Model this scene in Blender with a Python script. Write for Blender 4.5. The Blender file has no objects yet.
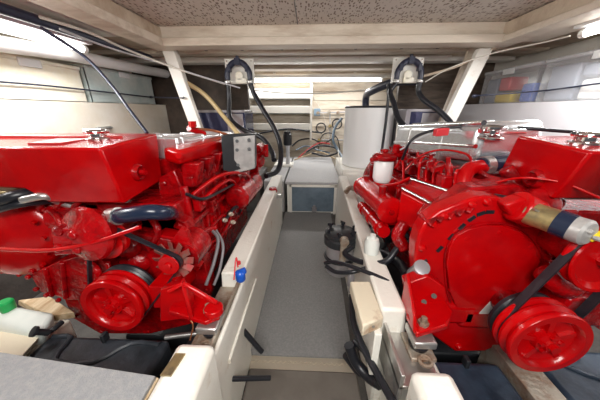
import bpy, bmesh, math, random
from mathutils import Vector, Matrix
random.seed(7)
C = bpy.context.scene.collection
V = Vector
# ------------------------------------------------------------------ camera model (used to place things at real depths)
F = 240.0; TH = math.radians(20.6); YW = math.radians(2.4); H = 1.2
def ray(px, py):
    a = (px-300)/F; v = (200-py)/F
    x = a; y = math.cos(TH)+v*math.sin(TH); z = -math.sin(TH)+v*math.cos(TH)
    c, s = math.cos(YW), math.sin(YW)
    return V((c*x-s*y, s*x+c*y, z))
def at(px, py, Y):
    r = ray(px, py); t = Y/r.y; return V((r.x*t, Y, r.z*t+H))
def atx(px, py, X):
    r = ray(px, py); t = X/r.x; return V((X, r.y*t, r.z*t+H))
def atz(px, py, Z):
    r = ray(px, py); t = (Z-H)/r.z; return V((r.x*t, r.y*t, Z))
# ------------------------------------------------------------------ materials
def mat(name, col, rough=.5, metal=0, noise=0, col2=None, nscale=8, bump=0, bscale=60, spec=.5, coat=0, alpha=1, emit=0, lo=.4, hi=.65, stretch=None):
    m = bpy.data.materials.new(name); m.use_nodes = True
    nt = m.node_tree; b = nt.nodes['Principled BSDF']
    b.inputs['Base Color'].default_value = (*col, 1); b.inputs['Roughness'].default_value = rough
    b.inputs['Metallic'].default_value = metal; b.inputs['Specular IOR Level'].default_value = spec
    b.inputs['Coat Weight'].default_value = coat; b.inputs['Coat Roughness'].default_value = .08
    b.inputs['Alpha'].default_value = alpha
    tc = nt.nodes.new('ShaderNodeTexCoord'); mp = nt.nodes.new('ShaderNodeMapping')
    nt.links.new(tc.outputs['Object'], mp.inputs[0])
    if stretch: mp.inputs['Scale'].default_value = stretch
    if col2:
        n = nt.nodes.new('ShaderNodeTexNoise'); n.inputs['Scale'].default_value = nscale; n.inputs['Detail'].default_value = 6
        n.inputs['Roughness'].default_value = .65
        nt.links.new(mp.outputs[0], n.inputs['Vector'])
        r = nt.nodes.new('ShaderNodeValToRGB'); r.color_ramp.elements[0].position = lo; r.color_ramp.elements[1].position = hi
        r.color_ramp.elements[0].color = (*col, 1); r.color_ramp.elements[1].color = (*col2, 1)
        nt.links.new(n.outputs['Fac'], r.inputs[0]); nt.links.new(r.outputs[0], b.inputs['Base Color'])
    if bump:
        n2 = nt.nodes.new('ShaderNodeTexNoise'); n2.inputs['Scale'].default_value = bscale; n2.inputs['Detail'].default_value = 4
        nt.links.new(mp.outputs[0], n2.inputs['Vector'])
        bp = nt.nodes.new('ShaderNodeBump'); bp.inputs['Strength'].default_value = bump; bp.inputs['Distance'].default_value = .01
        nt.links.new(n2.outputs['Fac'], bp.inputs['Height']); nt.links.new(bp.outputs[0], b.inputs['Normal'])
    if emit:
        b.inputs['Emission Color'].default_value = (*col, 1); b.inputs['Emission Strength'].default_value = emit
    return m
M = {}
M['red'] = mat('red_engine_paint', (.50, .001, .002), .20, col2=(.40, .001, .003), nscale=9, bump=.3, bscale=16, spec=.32, coat=.12)
M['redcast'] = mat('red_casting_shade_grime', (.38, .001, .003), .22, col2=(.07, .002, .003), nscale=13, bump=.9, bscale=32, spec=.32, coat=.12, lo=.45, hi=.72)  # dark blotches put the shade between castings into the colour, plus grime
M['redlabel'] = mat('red_raised', (.45, .02, .02), .4)
M['cream'] = mat('cream_wall_paint', (.83, .76, .62), .45, col2=(.90, .86, .76), nscale=3, bump=.1)
M['white'] = mat('white_paint', (.86, .83, .76), .4, col2=(.66, .58, .46), nscale=9, bump=.2, lo=.58, hi=.8)
M['bedpaint'] = mat('bed_white_paint', (.90, .88, .80), .38, col2=(.58, .46, .32), nscale=7, bump=.2, lo=.60, hi=.78)
M['beam'] = mat('aged_white_beam', (.72, .64, .53), .5, col2=(.36, .25, .16), nscale=5, bump=.3, lo=.46, hi=.80, stretch=(.35, 1, 1.6))
M['ceil'] = mat('aged_ceiling', (.62, .52, .40), .6, col2=(.34, .23, .15), nscale=3.5, bump=.3, lo=.42, hi=.70)
M['wood'] = mat('bare_wood', (.66, .52, .34), .6, col2=(.40, .25, .12), nscale=6, bump=.2, stretch=(6, 1, 6))
M['woodwhite'] = mat('whitewashed_wood', (.80, .72, .55), .55, col2=(.45, .26, .14), nscale=9, bump=.2, lo=.58, hi=.75)
M['mat'] = mat('grey_floor_mat', (.21, .21, .21), .75, col2=(.27, .265, .26), nscale=90, bump=.3, bscale=250)
M['matlight'] = mat('light_grey_deck_mat', (.28, .29, .30), .7, col2=(.34, .34, .34), nscale=60, bump=.3, bscale=250)
M['boxtop'] = mat('grey_step_mat', (.40, .40, .41), .7, col2=(.48, .47, .46), nscale=70, bump=.2, bscale=200)
M['front'] = mat('brown_grey_floor', (.13, .112, .095), .7, col2=(.18, .16, .14), nscale=3)
M['rubber'] = mat('black_rubber', (.012, .013, .018), .35, bump=.1)
M['hoseblue'] = mat('dark_blue_rubber', (.012, .02, .045), .25)
M['black'] = mat('black_plastic', (.02, .022, .026), .4)
M['tray'] = mat('dark_tray_plastic', (.045, .052, .065), .45, col2=(.02, .024, .03), nscale=12, bump=.15)
M['traybl'] = mat('dark_blue_tray_plastic', (.035, .055, .085), .4, col2=(.015, .024, .04), nscale=10, bump=.15)
M['steel'] = mat('steel', (.58, .57, .55), .32, .85, bump=.1)
M['rust'] = mat('rusty_steel', (.45, .40, .33), .5, .5, col2=(.25, .12, .06), nscale=16, bump=.4, lo=.42, hi=.7)
M['foil'] = mat('silver_heat_shield', (.80, .82, .84), .26, .8, bump=.3, bscale=10)
M['chrome'] = mat('chrome', (.8, .8, .8), .12, 1)
M['greymetal'] = mat('grey_faceplate', (.40, .39, .38), .4, .3, col2=(.55, .54, .52), nscale=20)
M['brass'] = mat('brass', (.50, .38, .17), .35, .7, col2=(.20, .17, .11), nscale=14)
M['plwhite'] = mat('white_enamel', (.88, .88, .87), .3)
M['plcream'] = mat('translucent_cream_plastic', (.88, .82, .62), .4, col2=(.92, .90, .80), nscale=5)
M['plgreen'] = mat('pale_green_plastic', (.50, .60, .58), .35, col2=(.66, .72, .68), nscale=6)
M['pllid'] = mat('clear_lid_plastic', (.80, .82, .82), .25)
M['clear'] = mat('clear_plastic', (.90, .91, .93), .12, alpha=.16)
M['clearlid'] = mat('clear_plastic_lid', (.82, .83, .86), .2, alpha=.6)
M['jug'] = mat('milky_plastic', (.74, .80, .76), .3, col2=(.84, .87, .82), nscale=4)
M['green'] = mat('green_cap', (.01, .42, .10), .35)
M['darkblue'] = mat('dark_glossy_blue', (.03, .04, .09), .12, .3, col2=(.06, .06, .13), nscale=3)
M['greytank'] = mat('brushed_grey', (.38, .36, .38), .3, .5)
M['boxface'] = mat('blue_grey_panel', (.16, .21, .26), .35, col2=(.10, .14, .18), nscale=6)
M['blue'] = mat('blue_plastic', (.01, .10, .55), .3)
M['navy'] = mat('navy_conduit', (.02, .024, .05), .35)
M['tan'] = mat('tan_hose', (.62, .47, .24), .4)
M['wire'] = mat('white_wire', (.72, .68, .60), .45)
M['copper'] = mat('copper_pipe', (.55, .20, .09), .3, .7)
M['yellow'] = mat('yellow_tag', (.85, .62, .02), .4)
M['itemred'] = mat('red_item', (.70, .04, .05), .4)
M['itemgrey'] = mat('grey_item', (.30, .33, .40), .5)
M['hull'] = mat('dark_bilge', (.11, .10, .09), .6, col2=(.05, .045, .04), nscale=5, bump=.3)
M['void'] = mat('dark_void_shade', (.045, .032, .024), .6, col2=(.10, .07, .05), nscale=5)  # darkness of the unlit void put into the colour; also on foot holes
M['void2'] = mat('brown_bulkhead_shade', (.16, .12, .09), .6, col2=(.07, .05, .04), nscale=5, stretch=(1, 1, 5))  # dimness of the rear corner planks put into the colour
M['whitewall'] = mat('white_wall_cool_light', (.84, .83, .86), .4)  # lavender light on the right wall put into the colour
M['dirtyred'] = mat('dirty_red_metal', (.22, .10, .08), .45, .2, col2=(.35, .02, .02), nscale=30)
M['cablegrey'] = mat('grey_cable', (.20, .19, .20), .4)
M['tube'] = mat('fluorescent_tube', (1, .98, .94), .4, emit=6)
M['aluminium'] = mat('diamond_plate', (.60, .54, .44), .35, .6)
M['bluebox'] = mat('blue_grey_switch_box', (.22, .32, .42), .4)
M['label'] = mat('white_label', (.85, .84, .80), .4)
M['lblgrey'] = mat('grey_label', (.5, .5, .52), .5)
# perforated ceiling tile: small dark dashes, procedural
def tile_mat():
    m = bpy.data.materials.new('pitted_ceiling_tile'); m.use_nodes = True; nt = m.node_tree; b = nt.nodes['Principled BSDF']
    tc = nt.nodes.new('ShaderNodeTexCoord'); mp = nt.nodes.new('ShaderNodeMapping'); mp.inputs['Scale'].default_value = (60, 22, 1)
    v = nt.nodes.new('ShaderNodeTexVoronoi'); v.inputs['Randomness'].default_value = .75; v.inputs['Scale'].default_value = 1
    nt.links.new(tc.outputs['Object'], mp.inputs[0]); nt.links.new(mp.outputs[0], v.inputs['Vector'])
    r = nt.nodes.new('ShaderNodeValToRGB'); r.color_ramp.elements[0].position = .28; r.color_ramp.elements[0].color = (.20, .14, .10, 1)
    r.color_ramp.elements[1].position = .46; r.color_ramp.elements[1].color = (.66, .60, .53, 1)
    nt.links.new(v.outputs['Distance'], r.inputs[0]); nt.links.new(r.outputs[0], b.inputs['Base Color']); b.inputs['Roughness'].default_value = .7
    return m
M['tile'] = tile_mat()
# ------------------------------------------------------------------ mesh builder
class MB:
    def __init__(s): s.bm = bmesh.new()
    def prism(s, pts, vec):
        vec = V(vec); a = [s.bm.verts.new(V(p)) for p in pts]; b = [s.bm.verts.new(V(p)+vec) for p in pts]; n = len(pts)
        s.bm.faces.new(a); s.bm.faces.new(b[::-1])
        for i in range(n): s.bm.faces.new((a[i], b[i], b[(i+1) % n], a[(i+1) % n]))
        return s
    def hexa(s, p):      # 8 points: bottom ring 4 then top ring 4
        v = [s.bm.verts.new(V(q)) for q in p]
        for f in ((3,2,1,0),(4,5,6,7),(0,1,5,4),(1,2,6,5),(2,3,7,6),(3,0,4,7)): s.bm.faces.new([v[i] for i in f])
        return s
    def box(s, x0, x1, y0, y1, z0, z1, sl=0):   # sl: drop of the far end
        return s.hexa([(x0,y0,z0),(x1,y0,z0),(x1,y1,z0-sl),(x0,y1,z0-sl),(x0,y0,z1),(x1,y0,z1),(x1,y1,z1-sl),(x0,y1,z1-sl)])
    def obox(s, c, u, v, w):   # centre and three half-axis vectors
        c, u, v, w = V(c), V(u), V(v), V(w)
        return s.hexa([c-u-v-w, c+u-v-w, c+u+v-w, c-u+v-w, c-u-v+w, c+u-v+w, c+u+v+w, c-u+v+w])
    def lathe(s, o, axis, prof, n=28, ang=None):
        o = V(o); ax = V(axis).normalized(); t = V((0,0,1)) if abs(ax.z) < .9 else V((1,0,0))
        u = ax.cross(t).normalized(); w = ax.cross(u); rings = []
        for r, h in prof:
            if r < 1e-6: rings.append([s.bm.verts.new(o+ax*h)]); continue
            rings.append([s.bm.verts.new(o+ax*h+(u*math.cos(2*math.pi*i/n)+w*math.sin(2*math.pi*i/n))*r) for i in range(n)])
        for A, B in zip(rings, rings[1:]):
            for i in range(n):
                j = (i+1) % n
                if len(A) == 1 and len(B) == 1: continue
                if len(A) == 1: s.bm.faces.new((A[0], B[i], B[j]))
                elif len(B) == 1: s.bm.faces.new((A[i], B[0], A[j]))
                else: s.bm.faces.new((A[i], B[i], B[j], A[j]))
        for R_ in (rings[0], rings[-1]):
            if len(R_) > 1: s.bm.faces.new(R_)
        return s
    def cyl(s, a, b, r, r2=None, n=20):
        a, b = V(a), V(b); L = (b-a).length
        return s.lathe(a, b-a, [(r, 0), (r2 if r2 is not None else r, L)], n)
    def torus(s, o, axis, R, r, n=32, k=8):
        o = V(o); ax = V(axis).normalized(); t = V((0,0,1)) if abs(ax.z) < .9 else V((1,0,0)); u = ax.cross(t).normalized(); w = ax.cross(u)
        g = [[s.bm.verts.new(o+(u*math.cos(2*math.pi*i/n)+w*math.sin(2*math.pi*i/n))*(R+r*math.cos(2*math.pi*j/k))+ax*r*math.sin(2*math.pi*j/k)) for j in range(k)] for i in range(n)]
        for i in range(n):
            for j in range(k): s.bm.faces.new((g[i][j], g[(i+1)%n][j], g[(i+1)%n][(j+1)%k], g[i][(j+1)%k]))
        return s
    def tube(s, pts, r, k=10, sub=6, closed=False):
        P = [V(p) for p in pts]
        if len(P) > 2 or closed:
            Q = []; n = len(P)
            rng = range(n if closed else n-1)
            for i in rng:
                if closed: p0, p1, p2, p3 = P[i-1], P[i], P[(i+1) % n], P[(i+2) % n]
                else: p0 = P[i-1] if i else P[0]*2-P[1]; p1 = P[i]; p2 = P[i+1]; p3 = P[i+2] if i+2 < n else P[-1]*2-P[-2]
                for j in range(sub):
                    t = j/sub
                    Q.append(.5*((2*p1)+(p2-p0)*t+(2*p0-5*p1+4*p2-p3)*t*t+(3*p1-p0-3*p2+p3)*t**3))
            if not closed: Q.append(P[-1])
        else: Q = P
        n = len(Q); up = None; rings = []
        for i in range(n):
            if closed: d = (Q[(i+1) % n]-Q[i-1]).normalized()
            else: d = (Q[min(i+1, n-1)]-Q[max(i-1, 0)]).normalized()
            if up is None: up = d.orthogonal().normalized()
            up = (up-d*up.dot(d)).normalized(); w = d.cross(up)
            rings.append([s.bm.verts.new(Q[i]+(up*math.cos(2*math.pi*j/k)+w*math.sin(2*math.pi*j/k))*r) for j in range(k)])
        for i in range(n if closed else n-1):
            A, B = rings[i], rings[(i+1) % n]
            for j in range(k): s.bm.faces.new((A[j], A[(j+1)%k], B[(j+1)%k], B[j]))
        if not closed: s.bm.faces.new(rings[0][::-1]); s.bm.faces.new(rings[-1])
        return s
    def belt(s, pts, w, th):   # flat loop in the XZ plane, pts (x,z,y)
        n = len(pts)
        outer = []; cx = sum(p.x for p in pts)/n; cz = sum(p.z for p in pts)/n
        ring = []
        for p in pts:
            d = V((p.x-cx, 0, p.z-cz)).normalized()
            ring.append([s.bm.verts.new(p+o) for o in (V((0,0,0)), d*th, d*th+V((0,w,0)), V((0,w,0)))])
        for i in range(n):
            A, B = ring[i], ring[(i+1) % n]
            for j in range(4): s.bm.faces.new((A[j], A[(j+1)%4], B[(j+1)%4], B[j]))
        return s
    def bolt(s, p, axis, r=.008, h=.008): return s.lathe(p, axis, [(r, 0), (r, h), (0, h)], 6)
    def build(s, name, m, parent=None, bevel=0, smooth=True, seg=2, **tags):
        bmesh.ops.recalc_face_normals(s.bm, faces=s.bm.faces[:])
        me = bpy.data.meshes.new(name); s.bm.to_mesh(me); s.bm.free()
        o = bpy.data.objects.new(name, me); C.objects.link(o)
        me.materials.append(M[m] if isinstance(m, str) else m)
        if smooth:
            for p in me.polygons: p.use_smooth = True
            me.set_sharp_from_angle(angle=math.radians(38))
        if bevel:
            b = o.modifiers.new('bevel', 'BEVEL'); b.width = bevel; b.segments = seg; b.limit_method = 'ANGLE'; b.angle_limit = math.radians(35)
        if parent: 
            o.parent = parent; o.matrix_parent_inverse = Matrix.Translation(-parent.location)
        for k, v in tags.items(): o[k] = v
        return o
def thing(name, label, cat, loc, group=None):
    o = bpy.data.objects.new(name, None); C.objects.link(o); o.location = loc; o.empty_display_size = .05
    o['label'] = label; o['category'] = cat
    if group: o['group'] = group
    return o
def T(label, category, group=None):
    d = dict(label=label, category=category)
    if group: d['group'] = group
    return d
ST = dict(kind='structure')
def circ(c, r, n, a0=0, a1=360):
    return [V((c.x+r*math.cos(math.radians(a0+(a1-a0)*i/n)), c.y, c.z+r*math.sin(math.radians(a0+(a1-a0)*i/n)))) for i in range(n+1)]
def hull_belt(cs, n=26):   # convex outline round several pulleys [(centre, radius)], same y
    pts = []
    for c, r in cs: pts += circ(c, r, n)[:-1]
    y = cs[0][0].y; P = sorted(set((round(p.x, 5), round(p.z, 5)) for p in pts))
    def half(P):
        h = []
        for p in P:
            while len(h) > 1 and (h[-1][0]-h[-2][0])*(p[1]-h[-2][1])-(h[-1][1]-h[-2][1])*(p[0]-h[-2][0]) <= 0: h.pop()
            h.append(p)
        return h[:-1]
    return [V((x, y, z)) for x, z in half(P)+half(P[::-1])]

# ================================================================== SETTING
MB().box(-2.3, 2.4, -.8, 5.2, -.06, 0).build('floor', 'hull', **ST)
MB().box(-1.98, -1.9, -.5, 4.7, 0, 1.26).build('wall_left', 'cream', **ST)
MB().box(1.9, 1.98, -.5, 4.7, 0, 1.26).build('wall_right', 'whitewall', **ST)
MB().box(-2.32, -2.26, -.5, 4.7, 1.0, 1.95).build('wall_left_upper', 'cream', **ST)
MB().box(2.26, 2.32, -.5, 4.7, 1.0, 1.95).build('wall_right_upper', 'white', **ST)
b = MB()
for i in range(13):
    z = i*.15; b.box(-2.3, 2.3, 4.66, 4.74, z+.004, z+.146)
b.box(-2.3, 2.3, 4.69, 4.74, 0, 1.95); b.build('wall_back', 'beam', bevel=.004, **ST)
MB().box(-2.26, -1.98, -.5, 4.66, 1.235, 1.258).build('trim_1', 'cream', **ST)
MB().box(1.98, 2.26, -.5, 4.66, 1.235, 1.258).build('trim_2', 'white', **ST)
MB().box(-1.9, -1.87, -.5, 3.3, 0, .75).build('baseboard_left', 'hull', **ST)
MB().box(1.87, 1.9, -.5, 3.4, 0, .75).build('baseboard_right', 'hull', **ST)
# ceiling: hatch opening x -1.26..1.52, y -.3..2.3
b = MB()
b.box(-2.32, -1.26, -.4, 4.7, 1.76, 1.84); b.box(1.52, 2.32, -.4, 4.7, 1.74, 1.84); b.box(-1.26, 1.52, 2.38, 4.7, 1.76, 1.84)
b.build('ceiling', 'ceil', **ST)
b = MB()
for x0, x1 in ((-1.3, -.12), (-.112, 1.02), (1.028, 1.56)): b.box(x0, x1, -.2, 2.35, 1.85, 1.88)
b.build('ceiling_panel', 'tile', **ST)
b = MB(); b.box(-1.4, 1.66, 2.28, 2.46, 1.70, 1.76); b.box(-1.32, 1.56, 2.32, 2.46, 1.76, 1.85); b.build('trim_3', 'beam', bevel=.006, **ST)
b = MB(); b.box(-1.40, -1.24, -.3, 2.28, 1.70, 1.76); b.box(-1.36, -1.28, -.3, 2.32, 1.76, 1.85); b.build('trim_4', 'beam', bevel=.006, **ST)
b = MB(); b.box(1.50, 1.80, -.3, 2.28, 1.70, 1.745); b.box(1.54, 1.62, -.3, 2.32, 1.745, 1.85); b.build('trim_5', 'beam', bevel=.006, **ST)
for i, (y, w, z, m) in enumerate(((2.66, .12, 1.715, 'beam'), (3.05, .16, 1.70, 'white'), (3.6, .2, 1.71, 'beam'), (4.42, .16, 1.70, 'white'))):
    MB().box(-2.2, 2.2, y, y+w, z, 1.76).build('trim_%d' % (6+i), m, bevel=.01, **ST)
b = MB()
for px in (172, 203, 240, 281, 305, 357, 404, 441): 
    p = at(px, 53, 2.56); b.box(p.x-.012, p.x+.012, 2.52, 2.655, 1.735, 1.765)
b.build('trim_10', 'hull', **ST)
b = MB(); b.box(-1.75, -1.45, 1.35, 2.15, 1.735, 1.76); b.build('trim_11', 'white', bevel=.004, **ST)
# dark sheets added behind the tanks, standing in for the unlit rear corners
MB().box(-2.3, -.80, 3.30, 3.36, 0, 1.76).build('wall_void_left', 'void', **ST)
MB().box(1.13, 2.3, 3.45, 3.51, 0, 1.76).build('wall_rear_right', 'void2', **ST)
# walkway
MB().hexa([(-.30,.87,0),(.232,.87,0),(.262,2.72,0),(-.295,2.72,0),(-.30,.87,.02),(.232,.87,.02),(.262,2.72,.02),(-.295,2.72,.02)]).build('walkway_mat', 'mat', **T('long grey mat covering the walkway between the two engines', 'mat'))
MB().box(-.28, .24, .30, .80, .002, .02).build('floor_plate', 'front', bevel=.01, **T('brown-grey smooth floor panel at the near end of the walkway', 'floor plate'))
b = MB(); b.box(-.29, .23, .80, .868, .002, .012)
for i in range(40):
    x = -.28+i*.0128; d = 1 if i % 2 else -1
    b.obox((x, .84, .014), (.006, .006*d, 0), (.0015*-d, .0015, 0), (0, 0, .002))
b.build('diamond_plate_strip', 'aluminium', **T('strip of diamond tread plate showing at the near edge of the long mat', 'tread plate'))

# engine beds
b = MB(); b.hexa([(-.42,.86,0),(-.295,.86,0),(-.30,2.45,0),(-.42,2.45,0),(-.385,.86,.53),(-.285,.86,.53),(-.29,2.45,.56),(-.39,2.45,.56)])
b.box(-.40, -.31, .05, .86, 0, .44); b.box(-.302, -.285, .05, .87, 0, .485)
bedL = b.build('engine_bed', 'bedpaint', bevel=.012, **T('long cream-painted engine bed along the left side of the walkway', 'engine bed'))
b = MB(); b.box(-.385, -.270, .05, .505, .30, .555)
b.build('end_block', 'bedpaint', bevel=.018, parent=bedL)
b = MB(); b.box(-.395, -.30, .53, .86, .44, .455); b.box(-.312, -.303, .53, .86, .42, .50)
b.build('steel_channel', 'rust', bevel=.003, parent=bedL)
b = MB(); b.box(-.285,-.277,.60,1.05,.33,.35); b.build('rubbing_strip', 'bedpaint', bedL)
b = MB(); b.hexa([(.27,.66,0),(.40,.66,0),(.40,2.45,0),(.29,2.45,0),(.255,.66,.55),(.345,.66,.55),(.385,2.45,.56),(.30,2.45,.56)])
b.box(.30, .42, .05, .66, 0, .43)
bedR = b.build('engine_bed', 'bedpaint', bevel=.012, **T('long cream-painted engine bed along the right side of the walkway', 'engine bed'))
MB().box(.275, .385, .05, .455, .30, .55).build('end_block', 'bedpaint', bevel=.018, parent=bedR)
b = MB(); b.box(.27, .40, .475, .66, .43, .445); b.box(.27, .282, .475, .68, .33, .49); b.build('steel_channel', 'steel', bevel=.003, parent=bedR)
b = MB(); b.box(.225, .25, .60, .78, .30, .50); b.build('side_board', 'bedpaint', bevel=.004, parent=bedR)
b = MB(); q = [atz(350,281,.55), atz(370,281,.55), atz(384,317,.55), atz(363,326,.55)]
b.prism(q, (0,0,-.05)); wb = b.build('wooden_block', 'woodwhite', bevel=.006, **T('whitewashed wooden block with a dark stain fixed beside the right engine bed', 'wooden block'))
b = MB(); b.cyl((q[3]+q[2])/2+V((0,-.002,-.022)), (q[3]+q[2])/2+V((0,.01,-.022)), .006); b.build('screw', 'rust', wb)

def mount(x, y, z, label):
    t = thing('engine_mount', label, 'engine mount', (x, y, z-.06), 'engine mounts under the front feet')
    b = MB(); b.box(x-.04, x+.04, y-.05, y+.05, z-.06, z-.045); b.build('base_plate', 'rust', t, bevel=.003)
    b = MB(); b.lathe((x, y, z-.045), (0,0,1), [(.03,0),(.034,.015),(.026,.03)]); b.build('rubber_block', 'rubber', t)
    b = MB(); b.box(x-.036, x+.036, y-.042, y+.042, z-.015, z+.012); b.build('steel_cap', 'steel', t, bevel=.006)
    b = MB(); b.cyl((x, y, z+.012), (x, y, z+.075), .009); b.bolt((x, y, z+.045), (0,0,1), .017, .014); b.build('stud', 'rust', t)
    b = MB(); b.torus((x+.0, y-.055, z-.045), (0,0,1), .018, .006); b.build('slotted_lug', 'rust', t)
mount(-.335, .615, .515, 'steel engine mount on the rusty channel beneath the left engine foot')
mount(.372, .60, .505, 'shiny steel engine mount beneath the right engine foot')

# ================================================================== ENGINES
def pulley(parent, c, R, wid, label=None, spokes=5, name='crank_pulley', m='red'):
    b = MB(); ax = (0, 1, 0)
    b.lathe(c, ax, [(0,.026),(R*.62,.026),(R*.70,.020),(R*.74,.006),(R*.80,0),(R*.97,0),(R,.005),(R,.014),(R*.90,.024),(R*.90,.030),(R,.04),(R,.048),(R*.9,.058),(R*.9,wid*.8),(R,wid*.9),(R,wid),(R*.3,wid),(0,wid)], 56)
    o = b.build(name, m, parent)
    b = MB(); b.lathe(c, ax, [(0,-.006),(R*.16,-.006),(R*.18,.002),(R*.30,.008),(R*.34,.03)], 24)
    for i in range(spokes):
        a = 2*math.pi*i/spokes+.4; d = V((math.cos(a), 0, math.sin(a))); t = V((-d.z, 0, d.x))
        b.obox(V(c)+d*R*.48+V((0,.022,0)), d*R*.22, t*R*.07, V((0,.008,0)))
        b.bolt(V(c)+d*R*.24+V((0,.008,0)), (0,-1,0), .008, .012)
    b.bolt(V(c)+V((0,-.005,0)), (0,-1,0), .014, .012)
    b.build('hub', m, o)
    return o

def tank(parent, x0, x1, yt0, yt1, yb0, yb1, zt0, zt1, zb0, zb1, side, cap, step):
    # side=+1: visible inner side at x1 ; step: outboard shallower part
    b = MB()
    xi = x1 if side > 0 else x0; xo = x0 if side > 0 else x1; xs = xi-(xi-xo)*step
    zs = zb0+.055
    b.hexa([(xs,yb0,zb0),(xi,yb0,zb0),(xi,yb1,zb1),(xs,yb1,zb1),(xs,yt0,zt0),(xi,yt0,zt0),(xi,yt1,zt1),(xs,yt1,zt1)])
    xm = xs-(.05 if side > 0 else -.05)
    yy = yb0+(yt0-yb0)*.35
    b.hexa([(xm,yy,zs),(xs,yb0,zb0),(xs,yb1,zb1),(xm,yb1,zs),(xm,yt0,zt0),(xs,yt0,zt0),(xs,yt1,zt1),(xm,yt1,zt1)])
    b.hexa([(xo,yy,zs+.01),(xm,yy,zs),(xm,yb1,zs),(xo,yb1,zs+.01),(xo,yt0,zt0),(xm,yt0,zt0),(xm,yt1,zt1),(xo,yt1,zt1)])
    bmesh.ops.remove_doubles(b.bm, verts=b.bm.verts[:], dist=.0005)
    seen = {}
    for f in list(b.bm.faces):
        k = tuple(sorted(v.index if v.index >= 0 else id(v) for v in f.verts))
        k = frozenset(f.verts)
        if k in seen: b.bm.faces.remove(f); b.bm.faces.remove(seen[k]) if seen[k].is_valid else None
        else: seen[k] = f
    t = b.build('header_tank', 'red', parent, bevel=.008)
    # raised boss with plug on the inner side
    c = V((xi+side*.0, (yt0+yt1)/2-.02, (zt0+zb0)/2-.01)) if side > 0 else V((xi, (yt0+yt1)/2-.0, (zt0+zb0)/2-.035))
    b = MB(); b.lathe(c-V((side*.004,0,0)), (side,0,0), [(.034,0),(.034,.008),(.028,.018),(.024,.022),(.018,.014),(.0,.014)]); b.bolt(c+V((side*.014,0,0)), (side,0,0), .012, .022)
    b.build('drain_plug', 'redcast', t)
    b = MB(); p = V(cap); b.lathe(p, (0,0,1), [(.045,-.004),(.045,.006),(.030,.008),(.030,.022),(.040,.022),(.042,.032),(.034,.038),(.012,.040),(0,.040)], 28)
    b.obox(p+V((0,0,.033)), (.047,0,0), (0,.009,0), (0,0,.006)); b.build('filler_cap', 'chrome', t, bevel=.002)
    return t

def wobble(b, pts, r):
    b.tube(pts, r)

def clamp(parent, a, b_, r):
    b = MB(); b.cyl(a, b_, r+.003); b.obox((V(a)+V(b_))/2+V((0,-r-.006,0)), (.008,0,0), (0,.006,0), (0,0,.005))
    return b.build('hose_clamp', 'steel', parent)

# ---------------------------------------------------------------- LEFT ENGINE
EL = thing('diesel_engine', 'red-painted diesel engine left of the walkway, its grey junction plate facing the walkway', 'engine', (-.72, 1.2, .3))
b = MB()
b.box(-.92, -.53, .86, 2.02, .52, .85, .05); b.box(-.92, -.53, 1.08, 2.02, .84, .91, .05)
b.box(-.88, -.56, .90, 1.98, .30, .52, .05)
for i in range(7):
    y = .93+i*.155; b.box(-.545, -.512, y, y+.025, .56-.04*i/7, .90-.04*i/7)
b.box(-.55, -.505, .86, 2.02, .72, .745, .05); b.box(-.55, -.50, .86, 2.02, .50, .53, .05); b.box(-.55, -.505, 1.08, 2.02, .89, .92, .05)
b.build('engine_block', 'redcast', EL, bevel=.008)
b = MB()
for i in range(6):
    y = 1.0+i*.155; k = MB(); k.lathe((-.53, y, .64-.04*i/6), (1,0,0), [(.035,0),(.035,.022),(.028,.022),(.026,.014),(0,.014)], 20); k.build('core_plug', 'red', EL)
for i in range(12):
    b = MB(); b.bolt((-.506, .90+i*.09, .515-.045*i/12), (1,0,0), .009, .009); b.build('sump_bolt', 'red', EL)
b = MB(); b.box(-.90, -.55, 1.08, 2.0, .91, .985, .05)
for i in range(6):
    y = 1.09+i*.15; b.box(-.56, -.52, y, y+.07, .92-.008*i, .98-.008*i)
b.build('cylinder_head', 'redcast', EL, bevel=.008)
b = MB(); b.box(-.86, -.60, 1.085, 1.95, .985, 1.085, .055)
for y in (1.12, 1.35, 1.6, 1.85): b.box(-.865, -.595, y, y+.02, .98, 1.090-.055*(y-1.08))
b.build('rocker_cover', 'foil', EL, bevel=.02, seg=3, label='silver rocker cover')
# exhaust manifold
b = MB()
b.hexa([at(164,162,.97), at(180,166,.93), at(228,152,1.46), at(215,148,1.50), at(162,147,.97), at(181,151,.93), at(231,137,1.46), at(216,136,1.52)])
man = b.build('exhaust_manifold', 'red', EL, bevel=.018, seg=3)
b = MB()
for y in (1.0, 1.13, 1.26, 1.39):
    b.hexa([(-.56,y-.01,.88),(-.50,y-.01,.88),(-.50,y+.06,.88),(-.56,y+.06,.88),(-.54,y-.03,.99),(-.462,y-.03,.99),(-.462,y+.03,.99),(-.54,y+.03,.99)])
    b.box(-.545, -.50, y-.03, y+.075, .885, .935)
b.build('manifold_runner', 'redcast', man, bevel=.006)
b = MB(); b.box(-.53, -.42, 1.42, 1.5, .95, 1.02); b.cyl((-.49,1.46,.95),(-.47,1.56,.86),.035); b.cyl((-.47,1.46,.99),(-.47,2.0,.92),.035)
for y in (1.6, 1.75, 1.9): b.lathe((-.47,y,.97-.12*(y-1.46)), (0,1,0), [(.045,0),(.05,.01),(.045,.02)])
b.build('exhaust_pipe', 'red', man, bevel=.006)
b = MB()
for px, py, Y in ((178,156,.95),(196,150,1.12),(212,146,1.28),(226,142,1.42)):
    b.bolt(at(px,py,Y-.02), (.6,-.8,.1), .012, .012)
b.build('manifold_nuts', 'red', man)
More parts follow.
